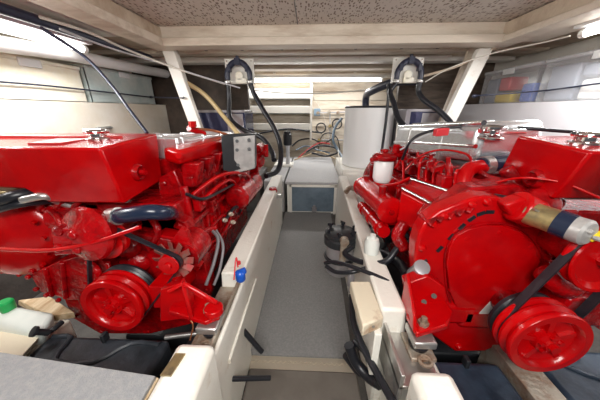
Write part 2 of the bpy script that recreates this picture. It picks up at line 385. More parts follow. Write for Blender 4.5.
# oil cooler / starter low at rear
b = MB(); b.cyl((-.44, 1.35, .70), (-.44, 1.80, .67), .075, n=28); b.lathe((-.44,1.35,.70),(0,-1,0),[(.075,0),(.06,.015),(.03,.02),(0,.02)]); b.cyl((-.47,1.42,.80),(-.47,1.70,.78),.035)
b.box(-.52,-.43,1.48,1.56,.60,.80)
b.build('starter_motor', 'redcast', EL, bevel=.004)
b = MB(); b.tube([(-.5,.95,.86),(-.44,1.1,.90),(-.40,1.3,.87),(-.40,1.5,.80),(-.42,1.62,.74)], .009); b.build('oil_pipe', 'red', EL)
b = MB(); b.tube([(-.5,1.0,.80),(-.46,1.15,.84),(-.455,1.32,.82),(-.47,1.48,.72)], .010); b.build('oil_pipe', 'red', EL)
# rear gearbox
b = MB(); b.lathe((-.72, 2.0, .62), (0,1,0), [(.26,0),(.28,.02),(.28,.06),(.2,.16),(.18,.35),(.10,.42)], 32); b.box(-.86,-.58,2.1,2.4,.42,.78)
b.build('gearbox', 'redcast', EL, bevel=.006)
b = MB(); b.lathe((-.44,1.98,.80),(1,-.3,0),[(.05,0),(.055,.03),(.04,.05),(.02,.05)]); b.cyl((-.50,1.95,.86),(-.36,1.95,.88),.028); b.cyl((-.36,1.95,.84),(-.36,1.95,.94),.022); b.box(-.56,-.42,1.9,2.02,.72,.9)
b.cyl((-.40,1.8,.92),(-.40,1.95,.92),.035)
b.build('raw_water_pump', 'redcast', EL, bevel=.006)
b = MB(); b.prism([at(*p, 1.0) for p in ((158,178),(174,170),(186,196),(182,212),(160,205))], (0,.05,0))
for px,py in ((165,183),(176,204)): b.bolt(at(px,py,1.0), (0,-1,0), .012, .012)
b.build('end_bracket', 'redcast', EL, bevel=.006)
# grey junction block
c0 = at(234,137,1.30); c1 = at(255,135,1.32); c2 = at(255,168,1.32); c3 = at(235,173,1.30)
b = MB(); b.prism([at(221,136,1.255), at(234,135,1.305), at(255,134,1.325), at(255,169,1.325), at(235,174,1.305), at(223,170,1.255)], (-.01,.09,0)); jb = b.build('junction_box', 'black', EL, bevel=.004)
b = MB(); b.prism([c0, c1, c2, c3], (0,-.012,0)); 
fp = b.build('face_plate', 'greymetal', jb, bevel=.003, label='grey metal face plate')
b = MB()
for px, py in ((237,141),(237,150),(249,140),(249,149),(238,165)):
    b = MB(); b.cyl(at(px,py,1.285), at(px,py,1.302), .009, n=10); b.build('plate_bolt', 'black', fp)
# timing case
tc = [at(*p, .86) for p in ((92,215),(150,210),(185,222),(202,255),(212,290),(200,322),(150,334),(100,334),(72,318),(60,290),(72,240))]
b = MB(); b.prism(tc, (0,.06,0)); cx = sum((V(p) for p in tc), V())/len(tc)
for p in tc:
    q = V(p)*.93+cx*.07; b.bolt(q+V((0,-.0,0)), (0,-1,0), .010, .012)
b.build('timing_case', 'redcast', EL, bevel=.006)
b = MB(); b.prism([at(*p,.80) for p in ((128,232),(170,240),(188,270),(170,300),(135,296),(118,262))], (0,.06,0))
for i in range(5): b.bolt(at(128+i*12, 290-abs(i-2)*3, .80), (0,-1,0), .009, .01)
b.lathe(at(140,262,.80), (.4,-1,.1), [(.045,0),(.040,.018),(.022,.030),(0,.033)], 20); b.lathe(at(130,245,.80), (0,-1,0), [(.05,0),(.045,.03),(.02,.05),(0,.05)])
b.build('water_pump', 'redcast', EL, bevel=.008)
b = MB()
for pts in (((150,215,.82),(158,232,.80),(150,248,.80)),((176,225,.84),(195,232,.9),(215,228,1.0)),((140,222,.83),(120,236,.80),(112,250,.80))):
    b.tube([at(*p) for p in pts], .013)
b.build('coolant_pipe', 'redcast', EL)
# round cover with boss (60-110, 210-255)
b = MB(); c = at(84,236,.64)
b.lathe(c, (-.15,-1,.1), [(.075,-.05),(.092,-.015),(.086,0),(.06,.008),(.045,.02),(.02,.024),(0,.024)], 32)
b.build('heat_exchanger_end', 'redcast', EL)
b = MB(); c = at(64,246,.70)
for px,py in ((57,232),(72,236),(58,249),(76,250)): b.lathe(at(px,py,.615), (0,-1,0), [(.015,-.03),(.015,0),(.009,.008),(0,.008)], 14)
b.prism([at(*p,.62) for p in ((50,228),(78,230),(82,254),(54,256))], (0,.03,0)); b.build('pump_body', 'redcast', EL, bevel=.006)
# big outboard disc cover
b = MB(); c = at(4,236,.80); b.lathe(c, (.1,-1,.1), [(.19,-.08),(.19,-.02),(.175,0),(.14,.012),(.07,.03),(0,.034)], 48)
for i in range(16):
    a = 2*math.pi*i/16; b.bolt(c+V((math.cos(a)*.178,-.004,math.sin(a)*.178)), (0,-1,0), .009, .012)
b.build('gear_cover', 'red', EL)
# ribbed lower bracket (25-95, 250-300)
b = MB(); b.prism([at(*p,.76) for p in ((58,262),(96,252),(112,275),(95,300),(70,300),(40,292),(30,275))], (0,.08,0))
for a_, b_ in (((45,268),(52,296)),((62,262),(66,298)),((95,255),(92,290)),((108,262),(112,290))):
    p = at(*a_,.755); q = at(*b_,.755); b.tube([p, q], .010)
for p in ((30,276),(38,288),(48,294),(60,299),(34,270)): b.bolt(at(*p,.75), (0,-1,0), .010, .014)
b.build('lower_bracket', 'redcast', EL, bevel=.008)
b = MB(); b.prism([at(*p,.78) for p in ((112,225),(130,225),(134,240),(120,258),(110,246))], (0,.06,0)); b.box(-1.0,-.72,.78,.86,.36,.52); b.box(-.90,-.80,.78,.84,.5,.62); b.build('support_web', 'redcast', EL, bevel=.008)
# foot
b = MB()
b.prism([at(*p,.64) for p in ((160,290),(180,283),(190,300),(193,318),(160,322))], (0,.03,0))
for p_, q_ in (((183,283),(217,303)),((183,283),(192,319)),((192,319),(219,318)),((183,283),(168,292))): b.tube([at(*p_,.615), at(*q_,.600)], .008, 8)
b.cyl(at(214,310,.60)+V((0,0,-.012)), at(214,310,.60)+V((0,0,.012)), .03)
z = .535
b.prism([V((-.48,.62,z)), V((-.335,.58,z)), V((-.305,.60,z)), V((-.305,.65,z)), V((-.36,.69,z)), V((-.50,.70,z))], (0,0,.016))
b.prism([V((-.47,.68,z)), V((-.36,.68,z)), V((-.50,.68,.63))], (0,.012,0))
b.box(-.58,-.50,.68,.9,.5,.60)
b.build('mount_foot', 'red', EL, bevel=.005)
# alternator with fan and pulley
A = at(168,266,.66)
b = MB(); b.cyl(A+V((.02,.05,.0)), A+V((.02,.17,0)), .062, n=28); b.lathe(A+V((.02,.17,0)),(0,1,0),[(.062,0),(.05,.02),(0,.02)])
b.prism([A+V((-.02,.06,.05)), A+V((.03,.06,.11)), A+V((.05,.06,.10)), A+V((.06,.06,.04))], (0,.02,0))
alt = b.build('alternator', 'redcast', EL)
b = MB()
for i in range(12):
    a = 2*math.pi*i/12; d = V((math.cos(a),0,math.sin(a))); t = V((-d.z,.6,d.x)).normalized()
    b.obox(A+V((.0,.035,0))+d*.055, d*.016, t*.011, V((0,1,0)).cross(d)*0+d.cross(t)*.0015)
b.lathe(A+V((0,.034,0)), (0,1,0), [(.045,0),(.045,.003)]); b.build('cooling_fan', 'dirtyred', alt)
b = MB(); b.lathe(A, (0,1,0), [(0,-.008),(.012,-.008),(.014,0),(.034,0),(.036,.004),(.026,.012),(.036,.022),(.036,.028)], 28); b.build('alternator_pulley', 'red', alt)
CP = at(111,308,.64); W = at(101,243,.66)
pulley(EL, CP, .112, .07)
b = MB(); b.lathe(W+V((0,.004,0)), (0,1,0), [(.03,0),(.066,.004),(.056,.012),(.066,.022),(.066,.04)], 28); b.build('pump_pulley', 'red', EL)
by = .672
b = MB(); b.belt(hull_belt([(V((CP.x,by+.0,CP.z)), .104), (V((A.x,by+.0,A.z)), .030), (V((W.x,by+.0,W.z)), .055)]), .016, .008); b.build('drive_belt', 'rubber', EL, smooth=False)
b = MB(); b.lathe(CP+V((0,.075,0)), (0,1,0), [(.108,0),(.113,.005),(.104,.014),(.113,.022),(.113,.03)], 40); b.build('rear_groove_ring', 'rubber', EL)
# tank
tl = tank(EL, -1.36, -.67, .745, 1.06, .785, 1.03, 1.086, 1.103, .880, .90, 1, (-.82, .92, 1.093), .42)
b = MB(); b.box(-.96,-.84,.79,.90,1.088,1.096,-.003); b.box(-1.30,-.74,.93,.945,1.09,1.104); b.build('label_plate', 'redlabel', tl, bevel=.002, label='raised red plate on the tank top')
for k, pts in enumerate((((-.505,.92,.60),(-.48,1.05,.66),(-.485,1.3,.64),(-.49,1.6,.60)), ((-.50,1.0,.58),(-.475,1.15,.56),(-.48,1.4,.60),(-.47,1.7,.66)))):
    MB().tube(list(pts), .008, 8).build('oil_line', 'redcast', EL)
for y, z in ((.97,.80),(1.10,.74),(1.27,.79),(1.42,.62),(1.60,.80)):
    b = MB(); b.box(-.52, -.485, y, y+.06, z-.03, z+.03); b.bolt((-.485,y+.03,z), (1,0,0), .012, .012); b.build('side_cover', 'redcast', EL, bevel=.005)
b = MB(); b.tube([(-.50,.90,.88),(-.47,.98,.83),(-.46,1.2,.80),(-.465,1.5,.76),(-.47,1.9,.70)], .007, 8); b.build('wiring_loom', 'rubber', EL)
b = MB(); b.tube([(-.47,1.2,.62),(-.44,1.3,.66),(-.44,1.4,.60),(-.47,1.45,.55)], .009, 8); b.build('breather_hose', 'rubber', EL)
# silver heater hoses behind tank
b = MB(); b.tube([at(150,139,1.10), at(158,136,1.12), at(165,140,1.15)], .016); b.build('silver_elbow', 'foil', EL, label='silver pipe elbow')
b = MB(); b.box(-1.45,-1.05,.95,1.05,1.06,1.10); b.build('intake_pipe', 'foil', EL, bevel=.018, seg=3, label='silver intake pipe')
# hose under tank
hp = [at(112,217,.70), at(128,215,.68), at(150,212,.68), at(164,213,.71), at(170,213,.77), at(172,214,.86)]
b = MB(); b.tube(hp, .025, 16); h = b.build('coolant_hose', 'hoseblue', EL, label='dark blue-black rubber hose'); clamp(h, at(111,217,.70), at(119,216,.69), .026)
b = MB(); b.tube([at(112,217,.70), at(100,222,.74), at(92,232,.80)], .024, 14); b.build('coolant_stub', 'red', EL)
# red conduit arc
b = MB(); b.tube([at(0,249,.62), at(50,250,.61), at(95,242,.62), at(140,227,.64)], .0065); b.build('fuel_pipe', 'red', EL)
# gold plate & dark things under tank at far left
b = MB(); b.obox(at(6,194,.80), (.05,0,0), (0,.03,0), (0,0,.020)); b.build('brass_block', 'brass', EL, bevel=.005, label='brass-coloured block below the tank')
b = MB(); b.tube([at(-12,205,.74), at(15,196,.76), at(48,190,.84)], .020); b.tube([at(-12,212,.74), at(20,204,.76), at(55,200,.84)], .014); b.build('exhaust_hose', 'rubber', EL)
b = MB(); b.tube([at(22,200,.76), at(45,196,.78), at(60,202,.82), at(78,208,.85)], .014); b.build('grey_pipe', 'steel', EL, label='bare grey metal pipe')
b = MB(); b.box(-1.25,-.85,.86,1.25,.62,.86); b.cyl((-1.02,.83,.80),(-.9,.86,.80),.05)
for i in range(5): b.tube([(-1.2+i*.07,.86,.80),(-1.19+i*.07,.82,.84),(-1.15+i*.07,.82,.88)], .012)
b.build('intercooler', 'redcast', EL, bevel=.02)
for pts in (((40,208,.84),(55,214,.80),(62,226,.78)),((70,206,.86),(78,214,.82),(92,216,.80)),((88,262,.72),(98,272,.70),(96,286,.72)),((120,270,.74),(128,284,.72),(150,290,.74))):
    MB().tube([at(*p) for p in pts], .012).build('coolant_pipe', 'redcast', EL)
# wires at side
b = MB(); b.tube([at(212,230,.98), at(218,240,.92), at(214,262,.85), at(206,285,.80)], .007); b.tube([at(216,230,1.0), at(223,245,.92), at(220,268,.86), at(214,285,.82)], .006); b.build('cable', 'cablegrey', EL)
b = MB(); b.tube([at(190,295,.72), at(186,312,.70), at(193,325,.68), at(190,340,.66)], .003); b.build('cable', 'copper', EL)
b = MB()
for px,py,Y in ((230,214,.90),(232,222,.88),(224,220,.88)): b.lathe(at(px,py,Y), (.7,-.6,.2), [(.009,0),(.009,.010),(.006,.012),(.006,.02),(0,.02)], 10)
b.build('sensor', 'rust', EL)
b = MB(); b.obox(at(189,260,.80), V((.045,0,-.03)), V((0,.02,0)), V((.008,0,.012))); b.obox(at(176,232,.85), (.05,0,-.008), (0,.05,0), (0,0,.006)); b.build('adjuster_arm', 'red', EL, bevel=.003)
# red nozzle + copper pipe on top
b = MB(); b.tube([at(189,128,1.35), at(197,131,1.4), at(204,134,1.45)], .018); b.bolt(at(193,127,1.33), (0,0,1), .02,.03); b.build('lift_valve', 'red', EL)
b = MB(); b.tube([at(198,129,1.4), at(215,131,1.55), at(234,137,1.62)], .008); b.build('copper_pipe', 'copper', EL, label='copper pipe')
# blue valve near bed
t = thing('hose_valve', 'bright blue plastic valve hanging on the left engine bed beside the red engine', 'valve', at(241,281,.80))
b = MB(); b.lathe(at(241,281,.80), (0,0,1), [(.014,0),(.020,.01),(.020,.04),(.012,.05)]); b.obox(at(241,272,.80), (.02,0,.01), (0,.008,0), (-.004,0,.012)); b.build('valve_body', 'blue', t, bevel=.004)
b = MB(); b.tube([at(238,267,.82), at(236,258,.86), at(234,280,.80)], .003); b.bolt(at(239,264,.82),(0,0,1),.008,.012); b.build('red_pin', 'itemred', t)

# ---------------------------------------------------------------- RIGHT ENGINE
ER = thing('diesel_engine', 'red-painted diesel engine right of the walkway, with a large round cover plate and injector pipes', 'engine', (.75, 1.2, .3))
b = MB()
b.box(.50, .98, .84, 2.02, .52, .86, .08); b.box(.55, .93, .86, 1.98, .32, .52, .05)
for i in range(7):
    y = .93+i*.155; b.box(.47, .52, y, y+.025, .54-.05*i/7, .84-.05*i/7)
b.build('engine_block', 'redcast', ER, bevel=.008)
b = MB(); b.box(.60, .95, 1.05, 2.0, .86, .94, .08)
for i in range(6):
    y = .92+i*.175; b.box(.56, .61, y+.08, y+.14, .88-.014*i, .94-.014*i)
b.build('cylinder_head', 'redcast', ER, bevel=.008)
b = MB(); b.hexa([(.72,1.10,.98),(1.02,1.10,.98),(1.0,2.16,.86),(.72,2.16,.86),(.73,1.10,1.15),(1.0,1.10,1.165),(.98,2.16,1.09),(.74,2.16,1.07)])
rc = b.build('rocker_cover', 'foil', ER, bevel=.035, seg=4, label='silver heat-shielded rocker cover')
b = MB()
for y in (1.38, 1.85):
    b = MB(); k = (y-.98)/1.04; zt = 1.135-.06*k
    b.hexa([(.71,y,.97-.1*k),(1.01,y,.97-.1*k),(1.01,y+.03,.97-.1*k),(.71,y+.03,.97-.1*k),(.735,y,zt+.022),(.985,y,zt+.038),(.985,y+.03,zt+.038),(.735,y+.03,zt+.022)])
    b.build('strap', 'steel', rc, bevel=.012)
b = MB(); b.tube([(.735,1.1,1.148),(.74,1.6,1.11),(.745,2.16,1.065)], .012); b.tube([(.725,1.1,1.05),(.73,1.6,1.0),(.73,2.16,.94)], .010); b.build('edge_highlight', 'chrome', rc)  # chrome tubes added as bright highlight lines on the cover edges
# heat exchanger cylinder on inboard side
a0 = at(391,211,1.05); a1 = at(363,186,1.50); ax = (a1-a0).normalized()
b = MB(); L = (a1-a0).length; r = .060
b.lathe(a0, ax, [(0,-.012),(r*.6,-.010),(r*.95,-.002),(r*1.06,.0),(r*1.06,.02),(r,.024),(r,L-.02),(r*1.06,L-.018),(r*1.06,L),(r*.8,L+.01)], 36)
hx = b.build('heat_exchanger', 'red', ER)
MB().bolt(a0+V((0,-.012,0)), (0,-1,0), .012,.012).build('zinc_plug', 'redcast', hx)
MB().cyl(a0+ax*.08+V((-.02,0,.05)), a0+ax*.08+V((-.02,0,.10)), .018).build('pipe_stub', 'redcast', hx)
MB().bolt(a1-ax*.05+V((-.0,0,.05)),(0,0,1),.02,.03).build('zinc_plug', 'redcast', hx)
b = MB(); p0 = at(384,232,1.02); p1 = at(362,206,1.42); b.tube([p0, p1], .030, 16)
for k in (.1,.45,.8): b.tube([p0.lerp(p1,k), p0.lerp(p1,k+.06)], .036, 16)
b.build('oil_cooler', 'red', ER)
b = MB(); b.obox(at(376,207,1.2)+V((.05,0,-.02)), (.05,0,0), (0,.12,0), (0,0,.03)); b.tube([at(405,222,1.0), at(398,236,.98), at(405,250,.95)], .03); b.build('cooler_bracket', 'redcast', ER, bevel=.008)
# fuel filter
f = at(382,178,1.42)
b = MB(); b.lathe(f-V((0,0,.0)), (0,0,1), [(.045,-.02),(.055,0),(.056,.10),(.05,.11)], 28); ff = b.build('fuel_filter', 'plwhite', ER, label='white fuel filter canister')
b = MB(); b.lathe(f+V((0,0,.11)), (0,0,1), [(.066,0),(.070,.01),(.070,.028),(.05,.04),(.02,.045),(0,.045)], 28); b.obox(f+V((.06,.02,.14)), (.055,0,.01), (0,.03,0), (0,0,.018)); b.cyl(f+V((.06,0,.15)), f+V((.06,0,.20)), .020)
b.bolt(f+V((0,0,.153)), (0,0,1), .016,.02); b.cyl(f+V((-.05,-.03,.12)), f+V((-.09,-.05,.12)), .014); b.cyl(f+V((.10,0,.15)), f+V((.10,0,.19)), .028); b.build('filter_head', 'redcast', ff, bevel=.006)
# injection pump
b = MB()
b.hexa([at(396,222,1.02), at(437,240,.86), at(462,222,1.0), at(415,205,1.22), at(401,190,1.06), at(436,208,.90), at(452,192,1.0), at(410,180,1.22)])
ip = b.build('injection_pump', 'red', ER, bevel=.010, seg=3)
b = MB(); b.hexa([at(411,192,1.13), at(450,205,.94), at(462,200,.98), at(423,187,1.2), at(411,181,1.13), at(451,193,.94), at(462,189,.98), at(422,177,1.2)]); b.build('pump_gallery', 'red', ip, bevel=.006)
b = MB(); p=at(402,188,1.05); q=at(436,206,.89); b.tube([p,q], .006); p=at(411,179,1.12); q=at(452,192,.93); b.tube([p,q], .006); b.build('pump_trim', 'chrome', ip, label='bright metal edge strips')
b = MB(); b.tube([at(372,183,1.4), at(384,185,1.3), at(396,184,1.2), at(410,178,1.14)], .008); b.build('fuel_line', 'red', ER)
for i in range(6):
    x = 418+i*7.2; y0 = 186-0+i*1.6; Y = 1.16-i*.035
    b = MB(); b.tube([at(x,y0,Y), at(x+1,y0-16,Y), at(x+3,y0-26+i*.5,Y+.01), at(x+8,y0-30+i*1.2,Y+.06), at(x+12,y0-26,Y+.12)], .0055, 8)
    b.bolt(at(x,y0-2,Y), (0,0,1), .011,.022); b.build('injector_pipe', 'red', ER)
b = MB(); b.tube([at(405,170,1.3), at(420,156,1.3), at(440,150,1.25), at(466,154,1.1), at(472,166,1.04), at(472,178,1.0)], .005); b.tube([at(395,168,1.38), at(402,160,1.35), at(403,182,1.28), at(397,188,1.22)], .006); b.build('return_pipe', 'red', ER)
for i in range(6):
    b = MB(); b.lathe((.60,1.03+i*.15,.94-.012*i), (-.3,0,1), [(.016,0),(.016,.04),(.009,.05),(.009,.075),(0,.075)], 10); b.bolt((.545,1.09+i*.15,.955-.012*i),(-.3,0,1),.014,.03)
    b.obox((.56,1.06+i*.15,.96-.01*i), (.02,0,.008), (0,.015,0), (0,0,.01))
    b.build('injector', 'redcast', ER)
# intake / front housing between pump and gear cover
b = MB()
b.prism([at(*p,.84) for p in ((436,212),(470,188),(520,185),(555,215),(570,300),(500,345),(440,330),(425,260))], (0,.08,0)); b.build('timing_case', 'redcast', ER, bevel=.008)
ov = [(415,262),(416,246),(420,232),(428,220),(440,211),(455,205),(470,199),(486,196),(503,198),(520,204),(536,216),(548,232),(554,252),(552,275),(545,300),(535,322),(512,340),(485,352),(455,352),(425,330),(418,300)]
b = MB(); b.prism([at(*p,.76) for p in ov], (0,.07,0)); gc = b.build('gear_cover', 'red', ER, bevel=.010, seg=3)
inn = [(447,262),(450,247),(457,236),(468,230),(484,226),(502,226),(520,232),(534,246),(540,262),(536,284),(522,304),(500,320),(478,324),(460,314),(450,292)]
ctr = V((sum(p[0] for p in inn)/len(inn), sum(p[1] for p in inn)/len(inn), 0))
b = MB(); b.prism([at(*p,.743) for p in inn], (0,.02,0))
for px,py in ((466,238),(520,300),(452,290),(530,246),(462,316),(498,232)): b.lathe(at(px,py,.748), (0,-1,0), [(.014,-.004),(.014,0),(.008,.006),(0,.006)], 14)
b.build('cover_plate', 'red', gc, bevel=.008, seg=3, label='smooth raised cover plate')
b = MB()
for k in range(7):
    u = k/6; px = 424+ (490-424)*u**.8; py = 262-(262-212)*math.sin(u*math.pi/2)
    u2 = u+.02; px2 = 424+(490-424)*u2**.8; py2 = 262-(262-212)*math.sin(min(1,u2)*math.pi/2)
    d = (at(px2,py2,.757)-at(px,py,.757)).normalized(); n_ = V((-d.z,0,d.x))
    b = MB(); b.obox(at(px,py,.7585), d*.013, n_*.006, (0,.002,0)); b.build('cover_slot', 'rubber', gc)
rim = MB(); rim.tube([at(p[0]+(p[0]-ctr.x)*.06, p[1]+(p[1]-ctr.y)*.06, .758) for p in inn], .004, 6, 3, True); rim.build('gasket_line', 'redcast', gc)
for k in range(14):
    p = ov[(k*3//2) % len(ov)]; px = p[0]+(ctr.x-p[0])*.08; py = p[1]+(ctr.y-p[1])*.08; b = MB(); b.lathe(at(px,py,.762), (0,-1,0), [(.013,0),(.013,.008),(.007,.016),(0,.016)], 10); b.build('cover_bolt', 'red', gc)

b = MB(); b.prism([at(476,317,.741), at(492,300,.741), at(498,303,.741), at(483,320,.741)], (0,.006,0)); b.build('data_label', 'label', gc, label='small silver-white data label')
# upper housing fins, bright edges near (440-470,195-220)
b = MB()
for i in range(5):
    p = at(428+i*9, 214-i*3, .80); b.obox(p, (.022,.02,.014), (-.004,.05,.0), (0,.0,.006))
b.hexa([at(430,220,.86), at(470,208,.80), at(500,196,.86), at(455,200,1.0), at(430,208,.86), at(470,196,.80), at(500,186,.86), at(455,190,1.0)])
b.build('front_housing', 'redcast', ER, bevel=.006)
b = MB()
b.box(.66,1.15,.95,1.2,.55,.76); b.cyl(at(520,206,.86), at(500,190,1.0), .05); b.lathe(at(545,205,.80), (0,-1,.3), [(.06,-.05),(.06,0),(.04,.015),(0,.02)])
b.tube([at(505,168,.95), at(520,188,.92), at(540,196,.90), at(560,205,.88)], .028)
b.box(.90,1.28,.88,1.02,.76,.84)
b.build('intake_casting', 'redcast', ER, bevel=.015)
for k, pts in enumerate((((468,178,1.0),(480,182,.95),(495,180,.92),(505,186,.9)), ((455,196,.95),(470,190,.93),(488,192,.90)), ((480,172,1.0),(492,178,.95),(515,182,.90)))):
    MB().tube([at(*p) for p in pts], .010, 8).build('coolant_pipe', 'redcast', ER)
b = MB(); b.tube([at(462,192,1.0), at(480,196,.95), at(500,188,.95), at(530,190,.92)], .009, 8); b.build('wiring_loom', 'rubber', ER)
b = MB(); b.tube([(.48,.95,.60),(.46,1.1,.66),(.47,1.4,.62),(.48,1.8,.55)], .010, 8); b.build('wiring_loom', 'rubber', ER)
for y, z in ((.98,.62),(1.15,.58),(1.35,.62),(1.6,.58)):
    b = MB(); b.box(.475, .51, y, y+.07, z-.04, z+.03); b.bolt((.475,y+.035,z), (-1,0,0), .012, .012); b.build('side_cover', 'redcast', ER, bevel=.005)
# throttle rod
b = MB(); b.tube([at(470,187,.98), at(490,184,.9), at(520,178,.84), at(560,182,.78), at(600,198,.72)], .004); b.tube([at(468,190,.95), at(500,198,.86)], .005); b.build('throttle_rod', 'red', ER)
b = MB(); b.cyl(at(494,198,.80), at(508,201,.76), .016); b.build('rod_boot', 'rubber', ER)
# brass-bodied solenoid/raw water pump
s0 = at(527,212,.72); s1 = at(556,222,.66); s2 = at(572,228,.63); s3 = at(587,233,.60)
b = MB(); b.cyl(s0, s1, .036, n=28); st = b.build('feed_pump', 'brass', ER, label='tarnished brass cylinder')
b = MB(); b.cyl(s1, s2, .038, n=28); b.build('pump_band', 'hoseblue', st)
b = MB(); b.cyl(s2, s3, .036, n=28); b.lathe(s3, s3-s2, [(.036,0),(.030,.006),(.012,.008),(0,.008)], 20); b.bolt(s3+V((-.012,-.006,.01)), s3-s2, .006,.014); b.bolt(s3+V((.015,-.006,-.01)), s3-s2, .006,.014); b.build('pump_end', 'greymetal', st)
b = MB(); b.obox(at(597,236,.60), (.016,0,.006), (0,.008,0), (0,0,.009)); b.build('yellow_tag', 'yellow', st, bevel=.002)
b = MB(); b.obox(at(540,212,.68), (.02,.0,-.008), (0,.004,0), (0,0,.003)); b.build('pump_clip', 'steel', st)
b = MB(); b.prism([at(*p,.72) for p in ((505,205),(525,198),(545,206),(550,225),(530,228),(510,215))], (0,.05,0)); b.cyl(at(515,205,.74), at(534,214,.74), .05); b.build('pump_bracket', 'red', ER, bevel=.008)
# pulleys and belt
CR = at(551,346,.555); pulley(ER, CR, .118, .075)
BP = at(610,264,.60)
b = MB(); b.lathe(BP, (0,1,0), [(.0,.02),(.03,.02),(.075,.016),(.088,0),(.098,0),(.100,.006),(.09,.018),(.1,.03),(.1,.036)], 44); b.bolt(BP+V((0,.02,0)),(0,-1,0),.018,.02); b.build('pump_pulley', 'red', ER)
b = MB(); b.cyl(BP+V((0,.036,0)), BP+V((0,.2,0)), .06); b.tube([BP+V((-.06,.10,-.10)), BP+V((0,.08,-.15)), BP+V((.06,.1,-.16))], .035); b.box(.86,1.1,.66,.84,.50,.62); b.build('circulation_pump', 'redcast', ER, bevel=.01)
b = MB(); b.belt(hull_belt([(V((CR.x,.612,CR.z)), .102), (V((BP.x,.612,BP.z)), .088)]), .026, .009); b.build('drive_belt', 'rubber', ER, smooth=False)
b = MB(); b.lathe(CR+V((0,.078,0)), (0,1,0), [(.104,0),(.108,.005),(.100,.014),(.108,.022),(.108,.034)], 40); b.build('rear_groove_ring', 'rubber', ER)
b = MB(); b.cyl(CR+V((0,.11,0)), CR+V((0,.2,0)), .05); b.tube([at(575,262,.72), at(560,280,.72), at(560,305,.72), at(585,300,.70), at(600,290,.7)], .022); b.prism([at(*p,.70) for p in ((556,268),(580,275),(600,300),(600,330),(570,310),(552,290))], (0,.08,0)); b.build('lower_casting', 'redcast', ER, bevel=.01)
# foot with holes
b = MB(); z = .53
b.prism([V((.34,.565,z)), V((.45,.60,z)), V((.50,.66,z)), V((.50,.74,z)), V((.37,.70,z)), V((.335,.64,z))], (0,0,.022))
b.prism([at(*p,.70) for p in ((406,284),(428,276),(446,288),(450,330),(424,328),(410,312))], (0,.05,0))
b.hexa([(.335,.575,.535),(.35,.575,.535),(.36,.72,.535),(.345,.72,.535),(.335,.60,.59),(.345,.60,.59),(.36,.72,.66),(.345,.72,.66)])
b.build('mount_foot', 'red', ER, bevel=.005)
for p in ((424,302),(436,308),(428,315),(434,296),(442,318)): MB().cyl(at(*p,.694), at(*p,.70), .009, n=10).build('foot_hole', 'void', ER)
b = MB(); b.box(.46,.66,.74,.84,.40,.50); b.box(.60,.95,.74,.84,.38,.48); b.build('sump', 'red', ER, bevel=.02)
# connector fitting grey (412,270)
b = MB(); b.cyl(at(413,274,.80), at(421,268,.74), .024, n=24); b.lathe(at(421,268,.74), at(421,268,.74)-at(413,274,.80), [(.027,0),(.027,.012),(.016,.014)],24); k = b.build('hose_fitting', 'greytank', ER, label='grey metal hose fitting')
b = MB(); b.tube([at(422,275,.78), at(428,288,.76), at(432,300,.74)], .024); b.build('fitting_elbow', 'red', ER)
b = MB(); b.tube([at(408,276,.84), at(398,262,1.0), at(378,252,1.15), at(362,250,1.22), at(352,250,1.28)], .022, 12); b.build('raw_water_hose', 'rubber', ER)
b = MB(); b.tube([at(432,232,.9), at(415,228,1.0), at(402,226,1.1), at(388,240,1.2)], .02, 12); b.build('raw_water_hose', 'rubber', ER)
# tank
tr = tank(ER, .80, 1.42, .72, .99, .775, 1.03, 1.088, 1.107, .925, .942, -1, (.90, .84, 1.096), .34)
# dark blue hose with clamp from tank
h0 = at(508,162,1.06); h1 = at(480,166,1.04)
b = MB(); b.tube([h0+V((.05,0,0)), h0, h1], .034, 20); h = b.build('coolant_hose', 'hoseblue', ER, label='thick blue-black hose'); clamp(h, at(483,165.6,1.041), at(490,164.6,1.046), .035)
b = MB(); b.tube([h1+V((.02,0,0)), at(470,169,1.02), at(464,178,1.0), at(462,190,.98)], .030, 16); b.build('coolant_stub', 'red', ER)
b = MB(); b.lathe(at(492,132,1.10)+V((0,0,-.03)), (0,0,1), [(.05,0),(.05,.01),(.03,.02),(.03,.04),(.05,.04),(.05,.055),(.02,.06),(0,.06)], 24); b.obox(at(502,131,1.10), (.09,0,0), (0,.02,0), (0,0,.01)); b.build('filler_neck', 'chrome', tr, bevel=.003)
# black cable over engine with red connector
b = MB(); b.tube([at(402,160,1.35), at(410,142,1.3), at(424,133,1.3), at(447,128,1.28), at(480,126,1.22), at(520,128,1.1), at(560,131,1.05), at(610,134,1.0)], .007); b.build('cable', 'rubber', ER)
b = MB(); b.tube([at(400,150,1.35), at(430,134,1.3), at(470,133,1.24), at(520,127,1.1)], .004); b.build('cable', 'lblgrey', ER)
b = MB(); b.obox(at(441,132,1.27), (.03,0,.003), (0,.02,0), (0,0,.018)); b.build('cable_connector', 'itemred', ER, bevel=.004)
b = MB(); b.cyl((.86,2.0,.6),(.86,2.4,.56),.1); b.lathe((.74,2.0,.62), (0,1,0), [(.26,0),(.28,.02),(.28,.06),(.2,.16),(.18,.35),(.10,.42)], 32); b.build('gearbox', 'redcast', ER)

